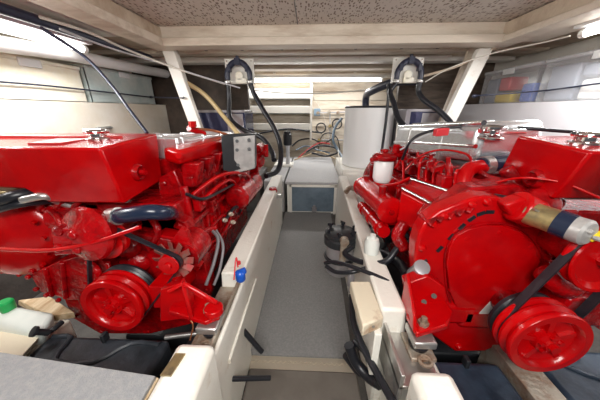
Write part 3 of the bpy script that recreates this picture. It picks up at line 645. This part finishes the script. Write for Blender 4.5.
# ================================================================== AROUND THE RIGHT BED
s = V((.192, 1.28, .235))
t = thing('sea_strainer', 'round black sea strainer with wing-nut lid beside the right engine bed', 'strainer', s)
b = MB(); b.lathe(s, (0,0,1), [(.06,0),(.082,.02),(.085,.21)], 32); b.build('bowl', 'greytank', t)
b = MB(); b.lathe(s+V((0,0,.21)), (0,0,1), [(.092,0),(.10,.005),(.10,.045),(.09,.055),(.085,.055)], 36); b.torus(s+V((0,0,.12)), (0,0,1), .086, .012); b.build('collar', 'black', t)
b = MB(); b.lathe(s+V((0,0,.265)), (0,0,1), [(.094,0),(.096,.018),(.085,.026),(.0,.028)], 36); b.build('lid', 'black', t)
for i in range(6):
    a = i*math.pi/3+.3; p = s+V((math.cos(a)*.082, math.sin(a)*.082, .29))
    b = MB(); b.lathe(p, (0,0,1), [(.010,0),(.010,.02),(.006,.024)], 10); b.obox(p+V((0,0,.018)), (math.cos(a+1)*.018, math.sin(a+1)*.018, 0), (0,.003,0), (0,0,.008)); b.build('wing_nut', 'rubber', t)
b = MB(); p = at(344,240,1.16); b.cyl(p, p+V((0,-.03,-.0)), .024); b.cyl(p+V((0,-.01,0)), p+V((-.005,-.02,-.12)), .018); b.build('outlet_fitting', 'rust', t)
# hoses around
def hose(name, pts, r, m, label, cat='hose', group=None, k=10): return MB().tube(pts, r, k).build(name, m, **T(label, cat, group))
hose('black_hose', [at(422,236,.97), at(400,246,.96), at(385,262,.93), at(362,262,1.0), at(345,254,1.08), at(352,247,1.12)], .014, 'rubber', 'black hose curving from the strainer over the right engine bed')
hose('black_hose', [at(325,263,1.02), at(336,262,.98), at(356,268,.90), at(385,280,.82), at(398,290,.80)], .009, 'rubber', 'thin black hose lying across the top of the wooden block')
hose('black_hose', [at(326,266,1.0), at(336,272,.96), at(352,272,.92), at(366,268,.94)], .010, 'rubber', 'short black hose looped at the wooden block below the strainer')
hose('black_hose', [at(352,295,.85), at(353,320,.75), at(362,345,.66), at(378,375,.56), at(392,400,.48), at(400,415,.44)], .013, 'rubber', 'black hose running down along the inner face of the right bed')
b = MB()
b.tube([at(349,345,.72), at(356,362,.70), at(368,376,.66), at(380,384,.62)], .022); b.tube([at(346,355,.74), at(360,372,.72), at(374,372,.68)], .018); b.tube([at(354,340,.74), at(366,352,.70), at(372,368,.66)], .016)
b.build('black_hose_bundle', 'rubber', **T('bundle of black corrugated hose at the foot of the right bed', 'hose'))
b = MB(); p = at(352,268,.95); b.cyl(p, p+V((0,0,-.10)), .016); b.cyl(p+V((0,-.01,-.1)), p+V((0,-.01,-.13)), .01); b.build('pipe_fitting', 'greytank', **T('grey metal pipe stub hanging under the strainer outlet', 'fitting'))
b = MB(); c = at(373,238,1.34); b.torus(c, (.1,-.6,.8), .085, .010); b.build('hose_ring', 'rubber', **T('black hose ring resting on the right bed behind the strainer', 'hose'))
b = MB(); c = atz(371,252,.556); b.lathe(c, (0,0,1), [(.034,0),(.036,.05),(.028,.075),(.014,.08),(.014,.095),(0,.095)]); b.build('white_bottle', 'jug', **T('milky white bottle on the right bed behind the strainer', 'bottle'))
t = thing('valve_fitting', 'corroded brass and white valve on the far end of the right bed', 'valve', at(350,205,1.85))
b = MB(); b.lathe(at(347,198,1.85), (1,0,0), [(.03,0),(.035,.03),(.025,.04),(.025,.09)]); b.cyl(at(352,205,1.85), at(354,222,1.8), .03); b.build('valve_body', 'bedpaint', t)
b = MB(); b.tube([at(346,192,1.85), at(350,188,1.9), at(358,190,1.9)], .02); b.build('valve_handle', 'rust', t)
# black rods beside left bed
b = MB(); b.tube([at(243,330,.80), at(262,352,.78)], .012); b.build('black_rod', 'rubber', **T('short black rod leaning against the inner face of the left bed', 'rod'))
b = MB(); b.tube([at(222,379,.60), at(270,378,.66)], .010); b.build('black_rod', 'rubber', **T('short black rod lying flat beside the tread plate at the left bed', 'rod'))
# small red/white fitting on left bed far
t = thing('bed_fitting', 'small red-topped fitting on the far end of the left bed', 'fitting', at(275,193,2.0))
b = MB(); b.lathe(at(273,193,1.98), (0,0,1), [(.03,0),(.04,.02),(.03,.05),(0,.05)]); b.build('red_cap', 'redcast', t)
b = MB(); b.obox(at(279,196,1.98), (.02,0,0), (0,.02,0), (0,0,.015)); b.build('steel_clip', 'steel', t)

# ================================================================== LOW FOREGROUND
t = thing('side_platform', 'light grey matted platform in the left foreground', 'platform', (-.7, .2, .50))
b = MB(); b.prism([V((-1.5,.505,.535)), V((-.90,.462,.535)), V((-.392,.415,.535)), V((-.392,.0,.535)), V((-1.5,.0,.535))], (0,0,-.03)); b.build('deck_board', 'wood', t, bevel=.003)
b = MB(); b.prism([V((-1.5,.50,.547)), V((-.90,.457,.547)), V((-.397,.41,.547)), V((-.397,.0,.547)), V((-1.5,.0,.547))], (0,0,-.011)); b.build('mat', 'matlight', t)
b = MB(); b.obox((-.360,.435,.557), (.014,.0,0), (.004,.03,0), (0,0,.003)); b.build('latch_plate', 'brass', **T('old brass latch plate on the left bed end block', 'latch'))
def tray(name, x0, x1, y0, y1, z0, z1, m, label, ribs):
    t = thing(name, label, 'tray', ((x0+x1)/2, (y0+y1)/2, z0))
    MB().box(x0, x1, y0, y1, z0, z1).build('tray_body', m, t, bevel=.02, seg=3)
    b = MB()
    for r in ribs: b.tube([V((x0+(x1-x0)*u, y0+(y1-y0)*v, z1+.003)) for u, v in r], .010, 8, 3)
    b.build('raised_rib', m, t)
    b = MB(); b.obox(((x0+x1)/2, y1-.02, z1+.02), (.008,0,0), (0,.014,0), (0,0,.02)); b.build('lug', 'black', t, bevel=.003)
tray('battery_box', -1.10, -.575, .42, .715, 0, .30, 'tray', 'dark grey moulded battery box lid under the front of the left engine', [((.05,.95),(.20,.95),(.26,.62),(.55,.62),(.72,.9),(.95,.9)), ((.1,.4),(.9,.4))])
tray('battery_box', .48, .76, .30, .70, 0, .26, 'traybl', 'dark blue battery box in front of the right engine sump', [((.1,.95),(.1,.5),(.5,.4),(.9,.4))])
tray('battery_box', .90, 1.28, .35, .76, 0, .27, 'traybl', 'dark blue battery box under the right crank pulley', [((.1,.95),(.5,.7),(.9,.9))])
MB().box(-.555, -.42, .56, .85, 0, .20).build('drip_tray', 'black', bevel=.01, **T('flat black drip tray next to the battery box under the left engine', 'tray'))
MB().box(-.95, -.45, .88, 1.9, .02, .10).build('drip_tray', 'black', bevel=.01, **T('long black drip tray beneath the left engine block', 'tray'))
MB().box(.50, 1.0, .85, 1.9, .02, .10).build('drip_tray', 'black', bevel=.01, **T('long black drip tray beneath the right engine block', 'tray'))
b = MB(); b.box(.775, .885, .40, .80, 0, .28); b.build('grey_plank', 'rust', bevel=.003, **T('scratched grey-white plank between the two blue battery boxes', 'plank'))
b = MB(); b.box(1.30, 1.36, .3, .8, .1, .30); b.build('grey_rail', 'steel', bevel=.003, **T('bare metal rail right of the blue battery boxes', 'rail'))
b = MB(); b.tube([(-.60,.72,.30),(-.40,.76,.30)], .010); b.build('steel_rod', 'steel', **T('bright steel rod across the gap behind the left battery box', 'rod'))
# jug
t = thing('fluid_jug', 'milky plastic jug with a green cap at the far left', 'jug', (-1.27, .74, .22))
b = MB(); b.hexa([atz(-30,345,.26), atz(46,347,.26), atz(58,325,.26), atz(-20,318,.26), atz(-30,312,.38)+V((0,-.01,0)), atz(40,336,.36), atz(56,312,.38), atz(-20,298,.40)]); b.build('jug_body', 'jug', t, bevel=.025, seg=4)
c = atz(7,306,.40); b = MB(); b.lathe(c, (0,0,1), [(.024,-.02),(.026,0),(.026,.022),(.02,.028),(0,.028)], 20); b.build('jug_cap', 'green', t)
MB().box(-1.8, -1.15, .5, .84, 0, .25).build('side_ledge', 'cream', bevel=.01, **T('cream ledge under the milky jug at the far left', 'ledge'))
b = MB(); q0 = atz(-5,354,.34); b.hexa([atz(-40,362,.30), atz(20,362,.30), atz(42,337,.30), atz(-30,335,.30), atz(-40,356,.335), atz(22,356,.335), atz(44,332,.335), atz(-30,330,.335)]); b.build('cream_board', 'woodwhite', bevel=.004, **T('cream wooden board corner in front of the milky jug', 'board'))
b = MB(); b.tube([atz(40,335,.33), atz(52,330,.34), atz(62,322,.34)], .011); b.lathe(atz(40,332,.37), (-.4,-.6,.8), [(.012,-.03),(.012,.01),(.02,.014),(.02,.024),(0,.026)], 14); b.build('drain_valve', 'black', **T('small dark drain valve beside the milky jug', 'valve'))
b = MB(); b.hexa([atz(18,305,.30), atz(50,302,.30), atz(76,318,.30), atz(50,322,.30), atz(18,300,.34), atz(50,296,.34), atz(74,312,.34), atz(50,316,.34)]); b.build('wooden_wedge', 'wood', bevel=.004, **T('bare wooden wedge under the lower bracket of the left engine', 'wedge'))

# ================================================================== CENTRE AND REAR
t = thing('step_box', 'raised step box with a light grey top at the far end of the walkway', 'step box', (.03, 3.5, 0))
b = MB(); b.box(-.27, .35, 2.73, 4.28, 0, .375); b.build('box_body', 'bedpaint', t, bevel=.004)
b = MB(); b.box(-.29, .37, 2.71, 4.30, .376, .405); b.build('box_top', 'boxtop', t, bevel=.004)
b = MB(); b.box(-.21, .29, 2.715, 2.735, .03, .34); b.build('front_panel', 'boxface', t, bevel=.004, label='blue-grey front panel')
b = MB(); b.box(-.24, -.212, 2.705, 2.735, .0, .372); b.box(.292, .32, 2.705, 2.735, .0, .372); b.box(-.24,.32,2.705,2.735,.343,.372); b.build('panel_frame', 'white', t, bevel=.003)
b = MB(); p = V((.06,2.70,.04)); b.lathe(p, (0,0,1), [(.03,0),(.03,.05),(.015,.055),(.015,.075),(0,.075)], 14); b.build('latch', 'greytank', t)
b = MB(); b.box(-.55,-.31,2.75,4.3,0,.40); b.build('side_shelf', 'boxtop', bevel=.004, **T('grey side shelf left of the step box', 'shelf'))
# white steps either side at far (340-372,165-215)
t = thing('heater_base', 'white box base below the white cylindrical tank', 'base', (.72, 3.1, 0))
MB().box(.38, 1.0, 2.76, 3.55, 0, .545).build('base_box', 'white', t, bevel=.01)
MB().box(.42, .6, 2.745, 2.765, .30, .50).build('access_door', 'white', t, bevel=.004)
w = V((.70, 3.08, .545))
t = thing('water_heater', 'tall white cylindrical tank with a dark lid rim right of the step box', 'water heater', w)
b = MB(); b.lathe(w, (0,0,1), [(.27,0),(.285,.01),(.285,.675),(.27,.68)], 64); b.build('tank_body', 'plwhite', t)
b = MB(); b.lathe(w+V((0,0,.675)), (0,0,1), [(.289,0),(.291,.015),(.28,.022),(0,.024)], 64); b.build('lid_rim', 'rubber', t)
def darktank(x0, x1, y, z0, z1, lab):
    t = thing('fuel_tank', lab, 'tank', ((x0+x1)/2, y+.2, z0))
    MB().box(x0, x1, y, y+.4, z0, z1).build('tank_body', 'darkblue', t, bevel=.01)
    b = MB(); b.box(x0-.008, x0+.04, y-.006, y+.3, z0, z1+.006); b.box(x0, x1, y-.005, y+.3, z1-.02, z1+.008); b.box(x1-.20, x1-.02, y-.004, y+.01, z0+.02, z1-.03)
    b.build('metal_edge', 'greytank', t, bevel=.004, label='brushed grey metal edge')
darktank(-1.28, -.72, 2.75, .45, 1.19, 'dark blue glossy tank behind the left engine')
darktank(1.0, 1.36, 2.70, .45, 1.20, 'dark blue glossy tank between the white cylinder and the right post')
MB().box(-1.35, -.60, 2.72, 3.3, 0, .445).build('tank_plinth', 'hull', **T('dark plinth below the left dark blue tank', 'plinth'))
MB().box(1.18, 1.75, 2.69, 3.3, 0, .445).build('tank_plinth', 'hull', **T('dark plinth below the right dark blue tank', 'plinth'))
# rear shelves
t = thing('shelf_unit', 'white shelf unit with three shallow shelves on the back wall', 'shelf', (-.5, 4.5, .7))
for z0, z1 in ((1.36,1.52),(1.13,1.26),(.86,.98)):
    b = MB(); b.box(-1.05, .0, 4.30, 4.655, z0, z0+.02); b.box(-1.05, .0, 4.30, 4.315, z0, z1); b.build('shelf', 'white', t, bevel=.004)
b = MB(); b.box(-.01, .025, 4.29, 4.655, .70, 1.64); b.build('side_panel', 'white', t, bevel=.004)
b = MB(); b.box(-1.05, .0, 4.60, 4.655, .6, 1.66); b.build('back_panel', 'beam', t)
MB().box(.06, .17, 4.60, 4.66, 1.10, 1.22).build('switch_box', 'bluebox', bevel=.004, **T('small blue-grey switch box on the back wall', 'switch box'))
# bottle pump
p = at(288,165,3.6); 
t = thing('inline_filter', 'black-topped white inline filter standing behind the left engine', 'filter', (p.x, 3.6, .43))
b = MB(); b.lathe((p.x,3.6,.431), (0,0,1), [(.03,0),(.03,.25),(.045,.27),(.045,.30)]); b.build('stem', 'lblgrey', t)
b = MB(); b.lathe((p.x,3.6,.71), (0,0,1), [(.055,0),(.062,.02),(.062,.16),(.05,.17),(.05,.20),(0,.20)]); b.build('filter_head', 'black', t)
MB().box(p.x-.2, p.x+.08, 3.5, 3.75, .401, .43).build('filter_stand', 'white', **T('low white stand below the inline filter', 'stand'))
# pipework on the back wall
def ring(px, py, r, lab, m='rust'): 
    MB().torus(at(px,py,4.62), (0,1,0), r, .011, 28, 6).build('hose_loop', m, **T(lab, 'hose', 'small hose loops on the back wall'))
ring(321,128,.085,'left dark hose loop hanging on the back wall', 'rubber'); ring(337,124,.085,'right dark hose loop hanging on the back wall', 'rubber')
t = thing('valve_manifold', 'row of small brass valves with pipes on the back wall', 'valves', (.35, 4.6, .9))
for i, (px, py) in enumerate(((318,113),(329,112),(338,113),(330,126),(319,140),(333,140))):
    b = MB(); q = at(px,py,4.6); b.lathe(q, (0,-1,0), [(.022,-.05),(.022,0),(.03,.005),(.03,.02),(0,.02)], 12); b.obox(q+V((0,-.02,0)), (.035,0,0), (0,.006,0), (0,0,.008)); b.build('brass_valve', 'brass' if i > 2 else 'rust', t)
b = MB(); b.tube([at(314,113,4.62), at(345,112,4.62)], .010); b.tube([at(314,140,4.62), at(343,140,4.62)], .010); b.tube([at(330,113,4.62), at(330,146,4.62)], .009); b.build('pipe', 'lblgrey', t)
hose('coiled_hose', [at(342,118,4.1), at(335,128,4.1), at(333,140,4.0), at(338,150,3.9), at(343,158,3.7)], .022, 'boxface', 'grey-blue hose hanging left of the white cylinder')
hose('coiled_hose', [at(306,152,4.1), at(318,146,4.15), at(333,147,4.1), at(338,152,4.0), at(326,156,3.9), at(312,153,4.0)], .016, 'rubber', 'dark hose coil lying at the back of the step box')
hose('coiled_hose', [at(298,158,4.1), at(310,148,4.2), at(320,143,4.3), at(330,144,4.3)], .010, 'redlabel', 'thin dull red hose rising behind the step box')
hose('coiled_hose', [at(296,150,4.2), at(306,146,4.3), at(318,150,4.2), at(330,153,4.1)], .012, 'boxface', 'green-grey hose lying across the back of the step box')
hose('black_pipe', [at(256,134,4.25), at(285,129,4.25), at(300,130,4.25), at(322,133,4.4)], .013, 'rubber', 'black pipe crossing in front of the lower rear shelf', 'pipe')
hose('wall_wire', [at(316,100,4.64), at(312,95,4.6), at(325,120,4.64), at(322,150,4.64)], .005, 'wire', 'pale wire on the back wall beside the shelf unit', 'wire')
hose('coiled_hose', [at(292,146,4.3), at(300,140,4.4), at(312,139,4.5), at(324,143,4.4), at(336,136,4.4)], .012, 'rubber', 'black hose looping below the left valves on the back wall')
hose('coiled_hose', [at(294,160,4.0), at(305,156,4.1), at(320,152,4.2), at(332,157,4.1), at(338,160,3.9)], .010, 'wood', 'thin brown hose along the rear edge of the step box')
hose('valve_pipe', [at(318,150,4.6), at(322,136,4.6), at(330,133,4.6), at(337,138,4.6), at(340,150,4.6)], .009, 'rubber', 'dark bent pipe under the right hose loop on the back wall', 'pipe')
# rope / cord on heater base
hose('cord', [at(338,150,3.4), at(341,180,2.73), at(330,186,2.7)], .006, 'wire', 'pale cord hanging down over the step box edge', 'cord')
hose('cord', [at(335,187,2.68), at(350,187,2.5), at(372,178,2.3), at(392,155,2.35), at(398,120,2.5)], .006, 'wire', 'pale cord draped across the front of the white cylinder', 'cord')

# posts
def post(a, b_, w, d, lab, m='white'):
    a, b_ = V(a), V(b_); B = MB(); B.hexa([a+V((-w,-d,0)), a+V((w,-d,0)), a+V((w,d,0)), a+V((-w,d,0)), b_+V((-w,-d,0)), b_+V((w,-d,0)), b_+V((w,d,0)), b_+V((-w,d,0))])
    B.hexa([(a.x-w,a.y-d,0),(a.x+w,a.y-d,0),(a.x+w,a.y+d,0),(a.x-w,a.y+d,0),a+V((-w,-d,0)),a+V((w,-d,0)),a+V((w,d,0)),a+V((-w,d,0))]); return B.build('post', m, bevel=.005, **T(lab, 'post'))
post((-1.02,2.45,.55),(-1.32,2.50,1.755),.055,.03,'wide cream post left of the dark blue tank behind the left engine')
post((-1.10,2.64,.55),(-1.34,2.66,1.755),.025,.02,'narrow cream post just behind the wide left post')
post((1.14,2.45,.55),(1.51,2.5,1.70),.06,.03,'wide cream post in front of the clear storage boxes on the right')
post((1.21,2.62,.55),(1.50,2.66,1.76),.03,.02,'narrow cream post just behind the wide right post','beam')

# storage boxes on the side shelves
def storage(x0, x1, y0, y1, h, m, ml, lab, grp, inward):
    t = thing('storage_box', lab, 'storage box', ((x0+x1)/2, (y0+y1)/2, 1.26), grp); z = 1.26
    b = MB()
    i = .015; th = .006
    b.box(x0, x1, y0, y1, z, z+th)
    for a in ((x0,x0+th,y0,y1),(x1-th,x1,y0,y1),(x0,x1,y0,y0+th),(x0,x1,y1-th,y1)): b.box(*a, z, z+h-.03)
    b.build('box_body', m, t)
    b = MB(); b.box(x0-.008, x1+.008, y0-.008, y1+.008, z+h-.03, z+h); b.build('box_lid', ml, t, bevel=.008)
    xf = x1+.008 if inward > 0 else x0-.008; ym = (y0+y1)/2
    b = MB(); b.box(xf-.006, xf+.010, ym-.07, ym+.07, z+h-.06, z+h-.008); b.build('lid_latch', 'pllid', t, bevel=.004)
g = 'storage boxes on the shelves along the hull'
storage(-2.16, -1.905, 1.38, 2.14, .27, 'plcream', 'plcream', 'cream translucent storage box, nearest on the left shelf', g, 1)
storage(-2.16, -1.905, 2.19, 3.10, .30, 'plgreen', 'plgreen', 'pale green storage box behind the cream one on the left shelf', g, 1)
storage(1.905, 2.16, 2.34, 3.02, .32, 'clear', 'clearlid', 'clear storage box holding red and yellow items, farther on the right shelf', g, -1)
storage(1.905, 2.16, 1.45, 2.29, .32, 'clear', 'clearlid', 'clear storage box holding grey items, nearer on the right shelf', g, -1)
def item(y0, y1, z0, z1, m, lab, x0=1.925, x1=2.10): 
    b = MB(); b.box(x0, x1, y0, y1, z0, z1); b.build('packet', m, bevel=.015, **T(lab, 'packet'))
item(2.82, 2.98, 1.268, 1.50, 'itemgrey', 'grey packet at the far end inside the farther clear box')
item(2.66, 2.80, 1.38, 1.50, 'itemred', 'red packet inside the farther clear box')
item(2.60, 2.82, 1.268, 1.36, 'yellow', 'yellow packet below the red one in the farther clear box')
item(2.38, 2.50, 1.268, 1.42, 'blue', 'blue packet at the near end inside the farther clear box')
item(2.02, 2.25, 1.268, 1.52, 'itemgrey', 'tall grey packet at the far end inside the nearer clear box')
item(1.62, 2.0, 1.42, 1.50, 'itemgrey', 'long grey packet on top inside the nearer clear box')
item(1.55, 1.98, 1.268, 1.40, 'label', 'white packet at the bottom of the nearer clear box')
# bungee cords
b = MB(); b.tube([atx(-10,81,-1.88), atx(60,87,-1.88), atx(150,97,-1.88)], .006); b.lathe(atx(150,97,-1.88), (0,1,0), [(.01,0),(.014,.02),(.01,.04)]); b.tube([atx(150,97,-1.88), at(180,98,2.46), at(184,97,2.44)], .006); b.build('bungee_cord', 'navy', **T('dark cord stretched in front of the left storage boxes', 'cord'))
b = MB(); b.tube([atx(610,82,1.88), atx(540,91,1.88), at(472,96,2.44)], .006); b.lathe(at(472,96,2.44), (1,0,0), [(.010,0),(.016,.02),(.010,.05)]); b.build('bungee_cord', 'navy', **T('dark cord stretched in front of the right storage boxes', 'cord'))
b = MB(); p = atx(104,128,-1.885); b.box(-1.90,-1.875,p.y-.08,p.y+.08,p.z-.015,p.z+.012); b.tube([V((-1.87,p.y-.07,p.z)),V((-1.85,p.y-.02,p.z+.004)),V((-1.85,p.y+.05,p.z)),V((-1.87,p.y+.07,p.z))], .008); b.build('barrel_latch', 'steel', bevel=.003, **T('metal latch handle on the cream panel behind the left tank', 'latch'))

# pipes / conduits along left
hose('white_pipe', [atx(-25,40,-1.80), atx(60,53,-1.80), atx(120,65,-1.80), atx(166,74,-1.80)], .045, 'plwhite', 'thick white pipe above the left storage boxes', 'pipe', k=20)
hose('navy_conduit', [atx(-40,-4,-1.55), atx(0,8,-1.55), atx(70,31,-1.55), atx(150,58,-1.55)], .028, 'navy', 'thick dark blue conduit under the left ceiling', 'conduit', k=14)
hose('cable', [atx(40,17,-1.5), atx(90,33,-1.5), atx(128,50,-1.5), at(175,68,2.45), at(225,84,2.55)], .009, 'wire', 'pale cable running below the ceiling to the left hose board', 'cable', 'cables under the ceiling')
hose('cable', [atx(60,29,-1.5), atx(110,48,-1.5), at(160,63,2.4), at(200,76,2.5), at(240,88,2.55)], .007, 'lblgrey', 'grey cable below the pale one, ending at the left hose board', 'cable', 'cables under the ceiling')
hose('cable', [atx(40,27,-1.5), atx(85,57,-1.4), atx(112,86,-1.25), atx(128,108,-1.1), atx(147,133,-.95)], .010, 'navy', 'dark cable sagging from the left ceiling lamp down to the left engine', 'cable')
hose('cable', [at(425,82,2.55), at(450,68,2.45), at(490,54,2.3), at(545,42,2.0), at(570,36,1.85)], .005, 'wire', 'pale cable from the right hose board to the right ceiling', 'cable', 'cables under the ceiling')
hose('cable', [at(420,77,2.6), at(455,67,2.55), at(490,50,2.48), at(505,43,2.47)], .012, 'ceil', 'brown cable above the pale one at the right hose board', 'cable', 'cables under the ceiling')
hose('tan_hose', [at(182,80,2.55), at(205,95,2.6), at(225,118,2.5), at(240,136,2.1)], .022, 'tan', 'tan hose curving down behind the left engine', 'hose')
hose('cable', [at(252,90,3.9), at(285,93,3.9), at(330,93,3.9), at(380,88,3.9), at(398,84,3.6)], .009, 'wire', 'pale cable hanging below the rear ceiling lamp', 'cable', 'cables under the ceiling')
hose('exhaust_duct', [at(366,120,3.9), at(366,98,3.9), at(372,91,3.6), at(395,82,3.2), at(420,80,2.9)], .05, 'navy', 'dark duct rising behind the white cylinder', 'duct', k=14)

# vented loops
def vloop(cx, lab, hoses, mirror):
    z0, z1 = 1.44, 1.66
    t = thing('vented_loop', lab, 'vented loop', (cx, 2.62, z0), 'anti-siphon hose loops under the ceiling')
    b = MB(); b.box(cx-.14, cx+.14, 2.61, 2.635, z0, z1); 
    b.build('mounting_board', 'white', t, bevel=.004)
    b = MB()
    for dx in (-.12, .12):
        for z in (z0+.02, z1-.02): b.bolt((cx+dx, 2.61, z), (0,-1,0), .007, .005)
    b.build('board_screw', 'rust', t)
    b = MB(); b.tube([(cx-.11,2.56,z0+.03),(cx-.105,2.56,z0+.10),(cx-.06,2.56,z0+.165),(cx,2.56,z0+.185),(cx+.06,2.56,z0+.165),(cx+.105,2.56,z0+.10),(cx+.11,2.56,z0+.03)], .026, 14)
    for a in (-1, 0, 1): b.obox((cx+a*.085, 2.56, z0+.185-abs(a)*.055), (.015+.01*(a==0),0,0), (0,.03,0), (0,0,.03))
    b.cyl((cx,2.56,z0+.2),(cx,2.56,z0+.235),.016); b.build('u_bend', 'navy', t, bevel=.003)
    b = MB()
    for dx in (-.11,.11): b.lathe((cx+dx,2.56,z0+.0), (0,0,1), [(.031,0),(.033,.006),(.033,.018),(.031,.022)], 20)
    b.build('hose_clamp', 'steel', t)
    b = MB(); b.box(cx-.04, cx+.07, 2.58, 2.61, z0+.0, z0+.05); b.cyl((cx,2.6,z0+.07),(cx,2.58,z0+.07),.04); b.build('bracket', 'plcream', t, bevel=.006)
    for pts, r in hoses: MB().tube(pts, r, 14).build('loop_hose', 'rubber', t)
cl = -.70; cr = .915
vloop(cl, 'black U-bend hose loop on a white board above the left engine', [
    ([V((cl-.11,2.56,1.44)), V((cl-.115,2.56,1.30)), V((cl-.10,2.5,1.12)), at(244,130,2.4), at(262,138,2.3), at(272,152,2.15), at(274,160,2.05)], .022),
    ([V((cl+.11,2.56,1.44)), V((cl+.14,2.56,1.35)), at(262,108,2.5), at(276,132,2.4), at(281,152,2.3), at(278,170,2.15), at(266,176,2.0)], .024)], False)
vloop(cr, 'black U-bend hose loop on a white board above the right engine', [
    ([V((cr-.11,2.56,1.44)), V((cr-.16,2.54,1.36)), at(394,104,2.45), at(398,118,2.35), at(408,130,2.2), at(420,138,2.1)], .024),
    ([V((cr+.11,2.56,1.44)), V((cr+.115,2.56,1.36)), at(424,100,2.5), at(438,110,2.4), at(450,122,2.3), at(456,134,2.2)], .024)], True)
hose('black_hose', [at(388,84,2.62), at(388,100,2.6), at(386,120,2.6), at(382,150,2.6)], .014, 'rubber', 'black hose hanging straight down beside the white cylinder')

# lamps
def lamp(a, b_, r, lab, houscol='plwhite', off=V((0,0,.05)), wid=V((.05,0,0))):
    a, b_ = V(a), V(b_); d = b_-a
    t = thing('fluorescent_lamp', lab, 'lamp', (a+b_)/2, 'fluorescent lamps')
    b = MB(); b.obox((a+b_)/2+off, d/2*1.06, wid, V((0,0,.018))); b.build('lamp_housing', houscol, t, bevel=.004)
    b = MB(); b.tube([a, a.lerp(b_,.5), b_], r, 14); b.build('lamp_tube', 'tube', t)
    b = MB(); n = d.normalized(); [b.obox(V((q.x,q.y,(q.z+off.z+1.76)/2)), V((.02,0,0)), V((0,.02,0)), V((0,0,(1.76-q.z-off.z)/2))) for q in (a.lerp(b_,.2)+off, a.lerp(b_,.8)+off)]; b.cyl(a-n*.02, a+n*.01, r*1.15); b.cyl(b_-n*.01, b_+n*.02, r*1.15); b.build('end_cap', 'label', t)
lamp((-1.02,4.3,1.645),(1.12,4.3,1.645),.022,'long fluorescent lamp under the far end of the ceiling', wid=V((0,.05,0)))
pa = atx(-60,15,-1.66); pb = atx(83,49,-1.66)
lamp(V((-1.66,.55,pb.z-.01)), V((-1.66,pb.y,pb.z)), .022, 'fluorescent lamp along the left side of the ceiling')
lamp(V((1.72,.6,1.652)), V((1.72,1.86,1.652)), .022, 'fluorescent lamp at the right edge of the ceiling')

# ================================================================== LIGHT
def area(name, loc, rot, sx, sy, e, col=(1,1,1)):
    l = bpy.data.lights.new(name, 'AREA'); l.shape = 'RECTANGLE'; l.size = sx; l.size_y = sy; l.energy = e; l.color = col
    o = bpy.data.objects.new(name, l); C.objects.link(o); o.location = loc; o.rotation_euler = rot; return o
area('front_fill', (0, -.55, 1.72), (math.radians(50), 0, 0), 1.0, .35, 25, (1, .97, .93))  # unseen fill added above and behind the camera, source assumed
area('lamp_light_left', (-1.60, 1.25, 1.575), (0, math.radians(-20), 0), .08, 1.5, 17)
area('lamp_light_right', (1.66, 1.25, 1.61), (0, math.radians(20), 0), .08, 1.5, 17)
area('lamp_light_rear', (0, 4.25, 1.61), (math.radians(-12), 0, 0), 2.1, .08, 17)
w = bpy.data.worlds.new('ambient_fill'); w.use_nodes = True; bpy.context.scene.world = w
w.node_tree.nodes['Background'].inputs[0].default_value = (.92, .95, 1, 1); w.node_tree.nodes['Background'].inputs[1].default_value = .07  # weak ambient fill added all round

cam = bpy.data.cameras.new('camera'); cam.lens = 36*F/600; cam.sensor_width = 36; cam.clip_start = .02
co = bpy.data.objects.new('camera', cam); C.objects.link(co); co.location = (0, 0, H); co.rotation_euler = (math.pi/2-TH, 0, YW)
S = bpy.context.scene; S.camera = co
S.view_settings.view_transform = 'Standard'; S.view_settings.look = 'None'; S.view_settings.gamma = 1; S.view_settings.exposure = .42
